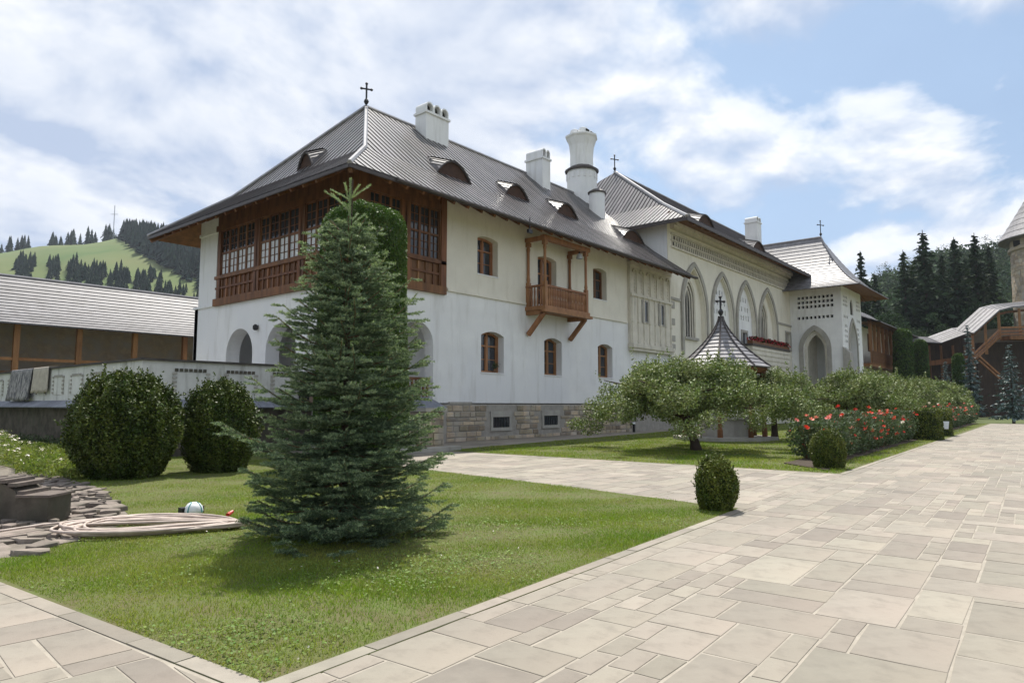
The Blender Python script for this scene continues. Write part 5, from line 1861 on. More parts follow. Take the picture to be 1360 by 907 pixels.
def spruce(name, base, height, radius_fn, seed, label, whorls=30, per=7, needles=220, mat='needle', tip='needle_tip', nl=0.024, nw=0.0048, leader=0.5, group=None, twig_len=0.30):
    rng = np.random.default_rng(seed)
    rnd_ = random.Random(seed)
    root = empty(name, base, label, 'tree', group)
    bx, by, bz = base
    tr = MB()
    lean = [(bx + 0.03 * math.sin(z_ * 1.3), by + 0.02 * math.cos(z_ * 1.7), bz - 0.05 + z_ * (height + 0.05)) for z_ in np.linspace(0, 1, 14)]
    tr.tube(lean, [max(0.012, 0.062 * (height / 4.6) * (1 - t) ** 0.9) for t in np.linspace(0, 1, 14)], 8)
    tr.build('trunk', 'bark', root)
    segA, segB, tipf = [], [], []          # twig segments carrying needles
    wood = MB()
    for w in range(whorls):
        t = (w + 0.2) / whorls
        z0 = bz + 0.10 + (height - leader - 0.10) * t ** 0.92
        rel = (z0 - bz) / height
        Rm = radius_fn(rel)
        n = per + (1 if rnd_.random() < 0.4 else 0) - (2 if rel > 0.8 else 0)
        a0 = rnd_.uniform(0, 2 * PI)
        for k in range(n):
            a = a0 + 2 * PI * k / n + rnd_.uniform(-0.28, 0.28)
            L = Rm * (rnd_.uniform(0.62, 1.08) if rnd_.random() < 0.86 else rnd_.uniform(1.1, 1.32))
            # low branches sag then turn up at the tip; high ones climb
            rise0 = -0.16 + 1.35 * max(0, rel - 0.25) * 1.15 + rnd_.uniform(-0.08, 0.08)
            dirh = np.array([math.cos(a), math.sin(a), 0.0])
            side = np.array([-math.sin(a), math.cos(a), 0.0])
            m_ = max(4, int(L / 0.10))
            pts_ = []
            for j in range(m_ + 1):
                s = j / m_
                zz = z0 + L * (rise0 * s - 0.16 * (1 - rel) * math.sin(s * PI) + 0.16 * s * s)
                p = np.array([bx, by, zz]) + dirh * L * s + side * L * 0.05 * math.sin(s * 4 + w + k)
                pts_.append(p)
            wood.tube([tuple(p) for p in pts_[::2] + ([pts_[-1]] if m_ % 2 else [])], [max(0.003, 0.012 * (1 - 0.8 * j / max(1, len(pts_[::2])))) for j in range(len(pts_[::2]) + (1 if m_ % 2 else 0))], 4, False)
            for j in range(m_):
                if j / m_ > 0.15:
                    segA.append(pts_[j]); segB.append(pts_[j + 1]); tipf.append(1.0 if j / m_ > 0.82 else 0.0)
            # side twigs, longest at mid-branch
            for j in range(1, m_ + 1):
                s = j / m_
                for sg in (-1, 1):
                    if rnd_.random() < 0.10 + 0.3 * rel:
                        continue
                    tl = twig_len * (height / 4.6) * (0.35 + 0.95 * math.sin(min(1, (1.08 - s) * 1.25) * PI * 0.62)) * rnd_.uniform(0.6, 1.25) * (0.55 + 0.45 * min(1, L))
                    d = unit(dirh * rnd_.uniform(0.65, 1.0) + side * sg * rnd_.uniform(0.6, 1.0) + np.array([0, 0, rnd_.uniform(-0.22, 0.22)]))
                    p0 = pts_[j] + (pts_[j - 1] - pts_[j]) * rnd_.random()
                    p1 = p0 + d * tl + np.array([0, 0, 0.10 * tl])
                    mid = (p0 + p1) / 2 - np.array([0, 0, 0.03 * tl])
                    segA += [p0, mid]; segB += [mid, p1]; tipf += [0.0, 1.0 if s > 0.72 else 0.55]
                    if tl > 0.13:
                        for s2 in (-1, 1):
                            for q in (0.35, 0.65):
                                d2 = unit(d + np.cross(d, [0, 0, 1]) * s2 * 0.85 + np.array([0, 0, rnd_.uniform(-0.1, 0.15)]))
                                b0 = p0 + (p1 - p0) * q
                                segA.append(b0); segB.append(b0 + d2 * tl * 0.42 * rnd_.uniform(0.7, 1.2)); tipf.append(0.6 if s > 0.6 else 0.15)
    # leader with its ring of young shoots
    top = np.array([bx, by, bz + height])
    for _ in range(4):
        segA.append(top - [0, 0, leader * 1.0]); segB.append(top); tipf.append(1.0)
    for k in range(9):
        a = k * 2.4 + rnd_.random()
        zq = height - leader * (0.40 + 0.75 * rnd_.random())
        d = unit(np.array([math.cos(a) * 0.8, math.sin(a) * 0.8, rnd_.uniform(0.35, 1.0)]))
        p0 = np.array([bx, by, bz + zq])
        segA.append(p0); segB.append(p0 + d * leader * rnd_.uniform(0.35, 0.75)); tipf.append(1.0)
    wood.build('branches', 'twig', root)
    A, B, T = np.array(segA), np.array(segB), np.array(tipf)
    Ls = np.linalg.norm(B - A, axis=1)
    cnt = np.maximum(2, (Ls * needles).astype(int))
    idx = np.repeat(np.arange(len(A)), cnt)
    u = rng.random(len(idx))[:, None]
    P = A[idx] + (B[idx] - A[idx]) * u
    D = unit(B[idx] - A[idx])
    r = rng.normal(size=(len(idx), 3))
    r = unit(r - D * np.sum(r * D, 1, keepdims=True))
    r[:, 2] += 0.25
    nd = unit(D * 0.75 + r * 0.9)
    wv = unit(np.cross(nd, rng.normal(size=(len(idx), 3))))
    Ln = (nl * rng.uniform(0.7, 1.25, len(idx)))[:, None]
    V = np.stack([P - wv * nw / 2, P + wv * nw / 2, P + nd * Ln], 1)
    tipsel = rng.random(len(idx)) < T[idx] * (0.45 + 0.5 * np.clip((P[:, 2] - bz) / height, 0, 1))  # pale needles paint light onto the shoot tips, more towards the top
    np_mesh('needles', V[~tipsel].reshape(-1, 3), 3, mat, root)
    if tipsel.any():
        np_mesh('pale_needles', V[tipsel].reshape(-1, 3), 3, tip, root)
    return root, len(V)


sb = G(455, 713)


def sp_rad(t):
    xs = [0.0, 0.06, 0.25, 0.47, 0.64, 0.78, 0.88, 1.0]
    ys = [1.14, 1.26, 1.26, 0.96, 0.62, 0.36, 0.19, 0.08]
    return float(np.interp(t, xs, ys))


spr, nn_ = spruce('blue_spruce', (sb[0], sb[1], 0.0), 4.62, sp_rad, 7, 'silvery green young spruce standing on the front lawn', whorls=22, per=9, needles=470, leader=0.66, nl=0.031, nw=0.0078)


# ================================================================== SHRUBS AND CLIPPED TREES


def leafy(name, base, shape, cnt, size, mat, label, cat, seed, core=0.82, up=0.35, group=None, stems=0, depth=0.16, aspect=0.6, rough=0.10, freq=3.0, along=None, amix=0.0, stray=0.03, shoots=0):
    """shrub: shape(theta, v) -> (radius, height); v runs 0 (foot) to 1 (top); leaves fill an uneven outer shell"""
    rng = np.random.default_rng(seed)
    root = empty(name, base, label, cat, group)
    n = cnt
    th = rng.uniform(0, 2 * PI, n)
    v = rng.random(n)
    rr_, zz = shape(th, v)
    lump = 1 + rough * (np.sin(th * freq + seed) * np.sin(v * freq * 2.1 + seed * 2 + 1.3 * np.sin(th * 2)) + 0.6 * np.sin(th * freq * 2.7 + v * 9 + seed))
    inn = 1 - depth * rng.random(n) ** 1.6 + stray * rng.normal(size=n) * (rng.random(n) < 0.22)
    f = lump * inn
    top = zz.max()
    P = np.column_stack([rr_ * f * np.cos(th), rr_ * f * np.sin(th), zz * (0.5 + 0.5 * f) if True else zz]) + np.asarray(base)
    P[:, 2] = np.maximum(P[:, 2], base[2] + 0.02)
    c = np.asarray(base) + [0, 0, top * 0.45]
    out = unit(P - c)
    if shoots:
        k0 = rng.choice(np.flatnonzero(v > 0.38), shoots)
        k = np.repeat(np.arange(shoots), 14)
        dr = unit(out[k0] * 0.7 + np.array([0, 0, 0.8]) + rng.normal(0, 0.2, (shoots, 3)))
        ln = rng.uniform(1.2, 4.2, shoots) * size
        P2 = P[k0][k] + dr[k] * (ln[k] * rng.random(len(k)))[:, None] + rng.normal(0, size * 0.25, (len(k), 3))
        P, out = np.concatenate([P, P2]), np.concatenate([out, dr[k]])
    np_mesh('leaves', leaf_quads(P, size, rng, aspect, out, up, along, amix), 4, mat, root)
    # solid dark core: its colour stands in for the shaded inside and blocks the view
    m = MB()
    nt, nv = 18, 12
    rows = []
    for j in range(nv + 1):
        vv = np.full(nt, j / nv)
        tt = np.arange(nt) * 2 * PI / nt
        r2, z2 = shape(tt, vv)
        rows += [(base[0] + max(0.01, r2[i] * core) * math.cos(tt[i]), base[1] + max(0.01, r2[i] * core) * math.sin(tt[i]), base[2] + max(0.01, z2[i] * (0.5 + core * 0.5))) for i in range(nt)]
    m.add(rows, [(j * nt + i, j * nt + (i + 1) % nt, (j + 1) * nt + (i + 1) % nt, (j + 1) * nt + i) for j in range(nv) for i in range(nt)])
    m.build('dark_core', 'leaf_core', root)
    if stems:
        s_ = MB()
        for k in range(stems):
            a = 2 * PI * k / stems
            s_.tube([(base[0] + 0.08 * math.cos(a), base[1] + 0.08 * math.sin(a), base[2] - 0.03), (base[0] + 0.2 * math.cos(a), base[1] + 0.2 * math.sin(a), base[2] + 0.5)], [0.03, 0.015], 5)
        s_.build('stems', 'bark', root)
    return root


def ball(r, h, sq=1.0, foot=0.75):
    """round bush of radius r and height h, foot = radius share at the ground, sq>1 boxier"""
    def f(th, v):
        a = v * PI / 2
        # lower part bulges, upper part closes as a dome
        rad = np.where(v < 0.42, foot + (1 - foot) * np.sin(v / 0.42 * PI / 2), np.cos(np.clip((v - 0.42) / 0.58, 0, 1) * PI / 2) ** (0.75 / sq))
        z = np.where(v < 0.42, v / 0.42 * 0.48, 0.48 + 0.52 * np.sin(np.clip((v - 0.42) / 0.58, 0, 1) * PI / 2) ** sq)
        return rad * r, z * h
    return f


def column(r, h, taper=0.8):
    def f(th, v):
        rad = np.where(v < 0.8, (1 - (1 - taper) * v / 0.8) * np.clip(0.7 + v * 3, 0.7, 1), taper * np.cos(np.clip((v - 0.8) / 0.2, 0, 1) * PI / 2) ** 0.55)
        z = np.where(v < 0.8, v / 0.8 * 0.9, 0.9 + 0.1 * np.sin(np.clip((v - 0.8) / 0.2, 0, 1) * PI / 2))
        return rad * r, z * h
    return f


b1, b2 = G(163, 634), G(291, 626)
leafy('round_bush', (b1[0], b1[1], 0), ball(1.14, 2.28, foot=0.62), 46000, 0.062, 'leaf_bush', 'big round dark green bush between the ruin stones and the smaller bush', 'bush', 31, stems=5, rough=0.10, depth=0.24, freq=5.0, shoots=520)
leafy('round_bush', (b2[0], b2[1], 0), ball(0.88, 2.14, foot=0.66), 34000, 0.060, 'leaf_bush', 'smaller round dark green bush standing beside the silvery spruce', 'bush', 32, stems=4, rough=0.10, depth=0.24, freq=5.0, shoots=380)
bx1 = G(952, 677)
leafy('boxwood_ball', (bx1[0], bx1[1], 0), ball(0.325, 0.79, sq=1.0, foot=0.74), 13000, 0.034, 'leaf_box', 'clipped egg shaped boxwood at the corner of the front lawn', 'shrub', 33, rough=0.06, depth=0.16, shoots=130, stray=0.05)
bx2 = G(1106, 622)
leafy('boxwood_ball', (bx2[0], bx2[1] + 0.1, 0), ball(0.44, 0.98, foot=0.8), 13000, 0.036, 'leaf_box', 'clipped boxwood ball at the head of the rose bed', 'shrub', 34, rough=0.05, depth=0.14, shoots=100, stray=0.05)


def cuboid(rx, h, p=4.0):
    def f(th, v):
        sq = (np.abs(np.cos(th)) ** p + np.abs(np.sin(th)) ** p) ** (-1 / p)
        rad = np.where(v < 0.7, 1.0, np.clip((1 - v) / 0.3, 0, 1) ** 0.35)
        z = np.where(v < 0.7, v / 0.7 * 0.93, 0.93 + 0.07 * np.clip((v - 0.7) / 0.3, 0, 1) ** 0.6)
        return rad * sq * rx, z * h
    return f


leafy('boxwood_block', (38.3, 6.05, 0), cuboid(0.80, 1.50), 9000, 0.075, 'leaf_box', 'square clipped boxwood block beside the little white sign', 'shrub', 35, rough=0.02, depth=0.12)
leafy('boxwood_block', (43.6, 6.4, 0), cuboid(0.85, 1.50), 7000, 0.08, 'leaf_box', 'rounded boxwood block past the little white sign among the roses', 'shrub', 36, rough=0.04, depth=0.14)
th_p = at(480, 538, 20.8)
leafy('thuja_column', (th_p[0], th_p[1], 0), column(1.46, 7.8, 0.88), 90000, 0.085, 'leaf_thuja', 'tall clipped thuja column behind the spruce at the house corner', 'tree', 37, stray=0.008, rough=0.02, depth=0.07, aspect=0.4, along=np.array([0, 0, 1.0]), amix=0.6, stems=3)
for xq, dq, yt, wq, lab in ((1203, 92, 437, 28, 'taller clipped dark thuja column before the wooden gallery house'), (1227, 96, 451, 20, 'slimmer clipped dark thuja column beside the taller one'), (1276, 92, 470, 17, 'short clipped thuja cone before the wall walk')):
    p = at(xq, 538, dq)
    hq = EYE + (538 - yt) / F * dq
    leafy('clipped_thuja', (p[0], p[1], 0), column(wq / 2 / F * dq, hq, 0.82), 9000, 0.28, 'leaf_thuja', lab, 'tree', int(xq), stray=0.01, rough=0.02, depth=0.08, aspect=0.5, along=np.array([0, 0, 1.0]), amix=0.6)

# ================================================================== APPLE TREES


def apple_tree(base, R_c, z0, z1, cnt, size, seed, label, trunk_r=0.17, lean=(0, 0), group=None, squash=1.0, ax=(1, 0)):
    rng = np.random.default_rng(seed)
    rnd_ = random.Random(seed)
    root = empty('apple_tree', base, label, 'tree', group)
    bx, by, bz = base
    tm = MB()
    fork = Vector((bx + lean[0], by + lean[1], z0 + (z1 - z0) * 0.28))
    tm.tube([(bx, by, -0.05), (bx + lean[0] * 0.15, by + lean[1] * 0.15, 0.3), (bx + lean[0] * 0.5, by + lean[1] * 0.5, fork.z * 0.6), tuple(fork)], [trunk_r * 1.35, trunk_r, trunk_r * 0.85, trunk_r * 0.7], 9)
    cl = []
    axv = np.array([ax[0], ax[1]])
    pv = np.array([-ax[1], ax[0]])
    nlimb = 11
    for k in range(nlimb):
        a = 2 * PI * k / nlimb + rnd_.uniform(-0.25, 0.25)
        rr_ = R_c * rnd_.uniform(0.55, 0.9)
        dxy = axv * math.cos(a) * rr_ + pv * math.sin(a) * rr_ * squash
        e = Vector((fork.x + dxy[0], fork.y + dxy[1], z0 + (z1 - z0) * rnd_.uniform(0.35, 0.8)))
        md = (fork + e) / 2 + Vector((0, 0, 0.35))
        tm.tube([tuple(fork), tuple(md), tuple(e)], [trunk_r * 0.55, trunk_r * 0.33, trunk_r * 0.1], 5)
        for j in range(13):
            t = rnd_.uniform(0.12, 1.12)
            p = fork.lerp(e, t)
            p = p + Vector((rnd_.gauss(0, R_c * 0.17), rnd_.gauss(0, R_c * 0.17), 0))
            q = np.array([p.x - fork.x, p.y - fork.y])
            uu, vv = q @ axv / R_c, q @ pv / (R_c * squash)
            rn = min(1.0, math.hypot(uu, vv))
            topz = z0 + (z1 - z0) * (1 - 0.45 * rn ** 2.2)
            botz = z0 + (z1 - z0) * (0.50 - 0.48 * rn ** 1.5 + 0.02)
            cl.append((p.x, p.y, rnd_.uniform(botz, topz - 0.1), rnd_.uniform(0.32, 0.62) * (R_c / 3.8) ** 0.5))
    tm.build('trunk', 'bark', root)
    # leaf clusters: clumps along shoots; upper shoots stick out
    cl = np.array(cl)
    w = cl[:, 3] ** 2
    idx = rng.choice(len(cl), cnt, p=w / w.sum())
    d = unit(rng.normal(size=(cnt, 3)))
    P = cl[idx, :3] + d * (cl[idx, 3] * rng.random(cnt) ** 0.45)[:, None] * np.array([1.15, 1.15, 0.8])
    # upright water shoots with their own leaves
    ns = int(70 * R_c / 3.8)
    sp = cl[rng.choice(len(cl), ns), :3] + np.column_stack([rng.normal(0, 0.2, ns), rng.normal(0, 0.2, ns), np.full(ns, 0.25)])
    sl = rng.uniform(0.25, 0.75, ns)
    sd = unit(np.column_stack([rng.normal(0, 0.25, ns), rng.normal(0, 0.25, ns), np.ones(ns)]))
    k = np.repeat(np.arange(ns), 26)
    P2 = sp[k] + sd[k] * (sl[k] * rng.random(len(k)))[:, None] + rng.normal(0, 0.035, (len(k), 3))
    P = np.concatenate([P, P2])
    P[:, 2] = np.maximum(P[:, 2], 0.25)
    np_mesh('crown', leaf_quads(P, size, rng, 0.55, np.array([0, 0, 1.0]), 0.3), 4, 'leaf_apple', root)
    return root


ap = G(925, 598)
rdir = (rgt[0], rgt[1])
apple_tree((ap[0], ap[1], 0), 4.25, 0.42, 3.2, 85000, 0.092, 51, 'wide spreading apple tree with leaning dark trunk on the sunlit lawn', lean=(-0.25, 0.28), ax=rdir, squash=0.85)
rows = [((33.2, 11.4), 2.7, 'apple tree with dense low crown beside the well pavilion', 24000), ((39.2, 9.3), 3.0, 'apple tree with a dark trunk rising behind the red roses', 28000),
        ((46.5, 10.3), 3.0, 'apple tree standing behind the square clipped boxwood', 22000), ((56.0, 10.6), 3.2, 'apple tree halfway along the rose bed', 20000),
        ((67.0, 11.4), 3.4, 'apple tree before the white porch', 18000), ((79.0, 11.9), 3.6, 'apple tree next to the clipped thuja columns', 17000), ((92.0, 12.8), 4.0, 'apple tree nearest the stair gallery', 16000)]
for i, ((x, y), r, lab, c) in enumerate(rows):
    apple_tree((x, y, 0), r, 0.4, 3.25 + 0.17 * i, c, 0.10 + 0.012 * i, 60 + i, lab, trunk_r=0.16, group='apple trees along the rose bed')

# ================================================================== ROSES


def rose_bush(seed, h, r):
    rng = np.random.default_rng(seed)
    root = empty('rose_bush', (0, 0, 0))
    st = MB()
    tips = []
    for k in range(9):
        a = 2 * PI * k / 9 + rng.uniform(-0.3, 0.3)
        rr_ = r * rng.uniform(0.35, 1.0)
        hh = h * rng.uniform(0.65, 1.12)
        p = [(0.05 * math.cos(a), 0.05 * math.sin(a), 0.0), (rr_ * 0.45 * math.cos(a), rr_ * 0.45 * math.sin(a), hh * 0.5), (rr_ * math.cos(a), rr_ * math.sin(a), hh)]
        st.tube(p, [0.012, 0.009, 0.006], 4)
        tips.append(p[2])
    st.build('stems', 'twig', root)
    n = 1500
    th = rng.uniform(0, 2 * PI, n)
    v = rng.random(n) ** 0.8
    rad = r * np.sqrt(rng.random(n)) * (0.55 + 0.45 * np.sin(np.clip(v, 0, 1) * PI * 0.9))
    P = np.column_stack([rad * np.cos(th), rad * np.sin(th), 0.04 + h * 0.95 * v])
    np_mesh('leaves', leaf_quads(P, 0.075, rng, 0.6, np.array([0, 0, 1.0]), 0.25), 4, 'leaf_rose', root)
    return root, tips


def bloom_mesh():
    m = MB()
    for ring, (n, r, z0, z1, tilt) in enumerate(((5, 0.058, 0.0, 0.035, 0.9), (4, 0.042, 0.01, 0.05, 0.6), (3, 0.022, 0.02, 0.058, 0.3))):
        for k in range(n):
            a = 2 * PI * k / n + ring * 0.5
            d = 2 * PI / n * 0.62
            P_ = lambda rr, t, z_: (rr * math.cos(t), rr * math.sin(t), z_)
            m.add([P_(0.006, a, z0), P_(r * 0.8, a - d * 0.55, (z0 + z1) / 2), P_(r, a - d * 0.25, z1), P_(r, a + d * 0.25, z1), P_(r * 0.8, a + d * 0.55, (z0 + z1) / 2)], [(0, 1, 2, 3, 4)])
    return m


protos = []
for i in range(3):
    protos.append(rose_bush(200 + i, (0.95, 1.1, 0.85)[i], (0.55, 0.6, 0.5)[i]))
bl = {}
for c in ('petal_red', 'petal_pink', 'petal_white'):
    o = bloom_mesh().build('bloom', c)
    bl[c] = o.data
    bpy.data.objects.remove(o)
rnd = random.Random(44)
used = [False] * 3
spots = []
x = 21.9
while x < 36.8:
    for row in (0, 1):
        spots.append((x + rnd.uniform(-0.2, 0.2), 5.35 + (x - 18.2) * 0.0412 + 0.45 + row * 0.7 + rnd.uniform(-0.12, 0.12)))
    x += 1.02
x = 46.0
while x < 74:
    for row in (0, 1):
        spots.append((x + rnd.uniform(-0.3, 0.3), 6.5 + (x - 46) * 0.036 + 0.5 + row * 0.8 + rnd.uniform(-0.15, 0.15)))
    x += 1.55
LAB = {('petal_red', 0): 'rose bush with red blooms in the bed before the clipped boxwood block', ('petal_pink', 0): 'rose bush with pink blooms in the bed before the clipped boxwood block',
       ('petal_white', 0): 'rose bush with white blooms in the bed before the clipped boxwood block', ('petal_red', 1): 'rose bush with red blooms in the far part of the bed',
       ('petal_pink', 1): 'rose bush with pink blooms in the far part of the bed', ('petal_white', 1): 'rose bush with white blooms in the far part of the bed'}
for n_, (x, y) in enumerate(spots):
    pi = rnd.randrange(3)
    pr, tips = protos[pi]
    if not used[pi]:
        o = pr
        used[pi] = True
    else:
        o = pr.copy()
        COL.objects.link(o)
        for ch in pr.children:
            if ch.name.startswith('bloom'):
                continue
            c = ch.copy()
            COL.objects.link(c)
            c.parent = o
    far_ = 1 if x > 40 else 0
    s = rnd.uniform(1.0, 1.4) * (1.1 if far_ else 1)
    rz = rnd.uniform(0, 6.28)
    o.location = (x, y, 0.03)
    o.rotation_euler = (0, 0, rz)
    o.scale = (s, s, s)
    col_ = rnd.choices(('petal_red', 'petal_pink', 'petal_white'), (6, 3, 1) if not far_ else (4, 5, 1))[0]
    tag(o, LAB[(col_, far_)], 'rose bush', 'rose bushes in the long bed: ' + LAB[(col_, far_)])
    tps = rnd.sample(tips, rnd.randint(2, 4))
    for _ in range(rnd.randint(2, 5)):
        aa, vv = rnd.uniform(0, 6.28), rnd.uniform(0.35, 0.95)
        tps.append((0.52 * math.cos(aa), 0.52 * math.sin(aa), vv))
    for tp in tps:
        b = bpy.data.objects.new('bloom', bl[col_])
        COL.objects.link(b)
        b.parent = o
        b.location = (tp[0], tp[1], tp[2] - 0.005)
        b.rotation_euler = (rnd.uniform(-0.7, 0.7), rnd.uniform(-0.7, 0.7), rnd.uniform(0, 6))
        k = rnd.uniform(0.9, 1.5)
        b.scale = (k, k, k)
# small white sign on the path edge
sg = empty('path_sign', (39.6, 5.42, 0), 'small white notice plate on a short stake at the path edge', 'sign')
MB().box((39.57, 5.40, -0.02), (39.63, 5.44, 0.62)).build('stake', 'wood_grey', sg)
MB().add([(39.36, 5.15, 0.50), (39.40, 5.68, 0.50), (39.56, 5.66, 0.86), (39.52, 5.13, 0.86), (39.39, 5.15, 0.49), (39.43, 5.68, 0.49), (39.59, 5.66, 0.85), (39.55, 5.13, 0.85)],
         [(0, 3, 2, 1), (4, 5, 6, 7), (0, 1, 5, 4), (1, 2, 6, 5), (2, 3, 7, 6), (3, 0, 4, 7)]).build('plate', 'white_plastic', sg)

# ================================================================== RUIN, HOSE AND SMALL THINGS
RUIN = [(1.72, 9.32), (2.5, 9.02), (3.9, 10.32), (4.4, 11.32), (5.25, 15.1), (5.6, 19.0), (4.0, 24.0), (-2.0, 24.0), (-3.0, 12.0), (1.55, 12.0)]
ruin = sheet('ruin_floor', [(1.72, 9.3), (2.5, 9.0), (3.9, 10.3), (4.4, 11.3), (5.25, 15.1), (5.6, 23.0), (-6.0, 23.0), (-6.0, 12.0), (1.55, 12.0)], 0.002, 'ruin_dirt')
rnd = random.Random(91)


def rubble_stone(c, r, h, seed, parent, z0=0.0, flat=0.93):
    rr = random.Random(seed)
    n = rr.randint(5, 7)
    st = rr.uniform(0.55, 1.0)
    an = rr.uniform(0, PI)
    ring = []
    for k in range(n):
        a = 2 * PI * k / n + rr.uniform(-0.25, 0.25)
        q = r * rr.uniform(0.78, 1.12)
        u, v = q * math.cos(a), q * math.sin(a) * st
        ring.append((u * math.cos(an) - v * math.sin(an), u * math.sin(an) + v * math.cos(an)))
    tx, ty = rr.uniform(-0.07, 0.07), rr.uniform(-0.07, 0.07)
    vs = [(c[0] + u, c[1] + v, z0 - 0.05) for u, v in ring]
    vs += [(c[0] + u * 0.98, c[1] + v * 0.98, z0 + h * 0.8 + u * tx + v * ty) for u, v in ring]
    vs += [(c[0] + u * flat, c[1] + v * flat, z0 + h + u * tx + v * ty + rr.uniform(-0.01, 0.01)) for u, v in ring]
    fs = [(i, (i + 1) % n, (i + 1) % n + n, i + n) for i in range(n)] + [(i + n, (i + 1) % n + n, (i + 1) % n + 2 * n, i + 2 * n) for i in range(n)] + [tuple(range(2 * n, 3 * n))]
    return MB().add(vs, fs).build('stone', 'ruin_stone', parent, loc=(c[0], c[1], z0), tint=min(1.0, max(0.0, rr.gauss(0.5, 0.28))))


pts_, tries = [], 0
while tries < 9000 and len(pts_) < 260:
    tries += 1
    px_, py_ = rnd.uniform(-60, 150), 612 + 128 * rnd.random() ** 0.9
    p = G(px_, py_)
    if p[1] > 19 or not in_poly(np.array([[p[0], p[1]]]), RUIN)[0]:
        continue
    r = rnd.uniform(0.10, 0.26) if p[1] > 11.0 else rnd.uniform(0.18, 0.5)
    if tries > 4000:
        r *= 0.55
    if all(math.hypot(p[0] - q[0], p[1] - q[1]) > (r + q[2]) * 0.74 for q in pts_):
        pts_.append((p[0], p[1], r))
for i, (x, y, r) in enumerate(pts_):
    up_ = 0.07 * max(0.0, min(1.0, (y - 10.6) / 1.5)) * max(0.0, min(1.0, (14 - y) / 3 + 0.3))
    rubble_stone((x, y), r, (0.03 if r < 0.3 else 0.018) + 0.025 * rnd.random() + up_ * rnd.uniform(0.3, 0.9), 1000 + i, ruin)

# low walled shaft of the ruin
bk = G(62, 697)
sh = empty('ruin_shaft', (bk[0] - 0.5, bk[1] + 0.3, 0), 'dark low masonry shaft with crumbling slab top among the ruin stones', 'masonry')
bl0 = np.array([bk[0], bk[1]])
ex = np.array([rgt[0], rgt[1]])
ey = np.array([fwd[0], fwd[1]])
ey /= np.linalg.norm(ey)


def obox(mb, u0, u1, v0, v1, z0, z1):
    vs = []
    for z_ in (z0, z1):
        for u, v in ((u0, v0), (u1, v0), (u1, v1), (u0, v1)):
            p = bl0 + ex * u + ey * v
            vs.append((p[0], p[1], z_))
    return mb.add(vs, [(0, 3, 2, 1), (4, 5, 6, 7), (0, 1, 5, 4), (1, 2, 6, 5), (2, 3, 7, 6), (3, 0, 4, 7)])


obox(MB(), -0.42, 0.0, 0.0, 0.5, -0.02, 0.37).build('block', 'concrete_old', sh)
arc_ = [(-1.25, 0.0), (-0.44, 0.0), (-0.44, 0.34), (-0.52, 0.46), (-0.66, 0.545), (-0.85, 0.58), (-1.05, 0.58), (-1.25, 0.56)]
mS = lambda s, z_, d: (*(bl0 + ex * s + ey * (0.06 + d)), z_)
MB().prism(arc_, mS, 0.0, 0.55).build('vault', 'concrete_old', sh)
obox(MB(), -0.45, 0.02, -0.02, 0.56, 0.372, 0.405).build('slab', 'ruin_stone', sh)
rr_ = random.Random(17)
for k in range(7):
    u = -1.25 + 0.13 * k
    zq = np.interp(u, [-1.25, -0.85, -0.66, -0.52, -0.44], [0.57, 0.585, 0.55, 0.465, 0.37])
    obox(MB(), u, u + rr_.uniform(0.10, 0.128), 0.02 + rr_.uniform(0, 0.03), 0.6, zq, zq + rr_.uniform(0.03, 0.05)).build('edge_stone', 'ruin_stone', sh)

# weeds along the ruin and in front of the terrace
rng = np.random.default_rng(14)


def weeds(name, poly, cnt, h, label, seed, mat='leaf_weed', flowers=0):
    rng = np.random.default_rng(seed)
    P = sample_poly(poly, cnt, rng)
    lump = 0.45 + 0.55 * np.abs(np.sin(P[:, 0] * 2.3 + seed) * np.sin(P[:, 1] * 1.9 + 0.7))
    z_ = h * lump * rng.random(cnt) ** 0.6
    Q = np.column_stack([P, z_ + 0.02])
    V = leaf_quads(Q, 0.11, rng, 0.28, None, 0, np.array([0, 0, 1.0]), 0.45)
    root = np_mesh(name, V, 4, mat)
    tag(root, label, 'weeds', kind='stuff')
    if flowers:
        P = sample_poly(poly, flowers, rng)
        lump = 0.45 + 0.55 * np.abs(np.sin(P[:, 0] * 2.3 + seed) * np.sin(P[:, 1] * 1.9 + 0.7))
        Q = np.column_stack([P, h * lump * rng.uniform(0.8, 1.15, flowers) + 0.03])
        k = np.repeat(np.arange(flowers), 9)
        Q = Q[k] + rng.normal(0, 0.035, (len(k), 3)) * [1, 1, 0.35]
        f = np_mesh('flower_heads', leaf_quads(Q, 0.045, rng, 0.9, np.array([0, 0, 1.0]), 0.6), 4, 'petal_white', root)
        f['kind'] = 'stuff'
    return root


def gpoly(*pp):
    return [tuple(G(x, y)[:2]) for x, y in pp]


weeds('tall_weeds', gpoly((20, 632), (95, 640), (120, 632), (130, 610), (60, 596), (10, 600)), 15000, 0.42, 'tall yellow green weeds growing between the ruin stones and the big bush', 3, flowers=26)
weeds('white_flowers', gpoly((-40, 628), (16, 622), (26, 604), (-10, 588), (-60, 590)), 9000, 0.75, 'white flowering weeds at the foot of the terrace wall', 6, flowers=130)
weeds('dark_weeds', gpoly((26, 596), (90, 604), (120, 596), (60, 584), (0, 584)), 9000, 0.6, 'dark green weeds in the shade of the terrace wall', 8, mat='leaf_rose')

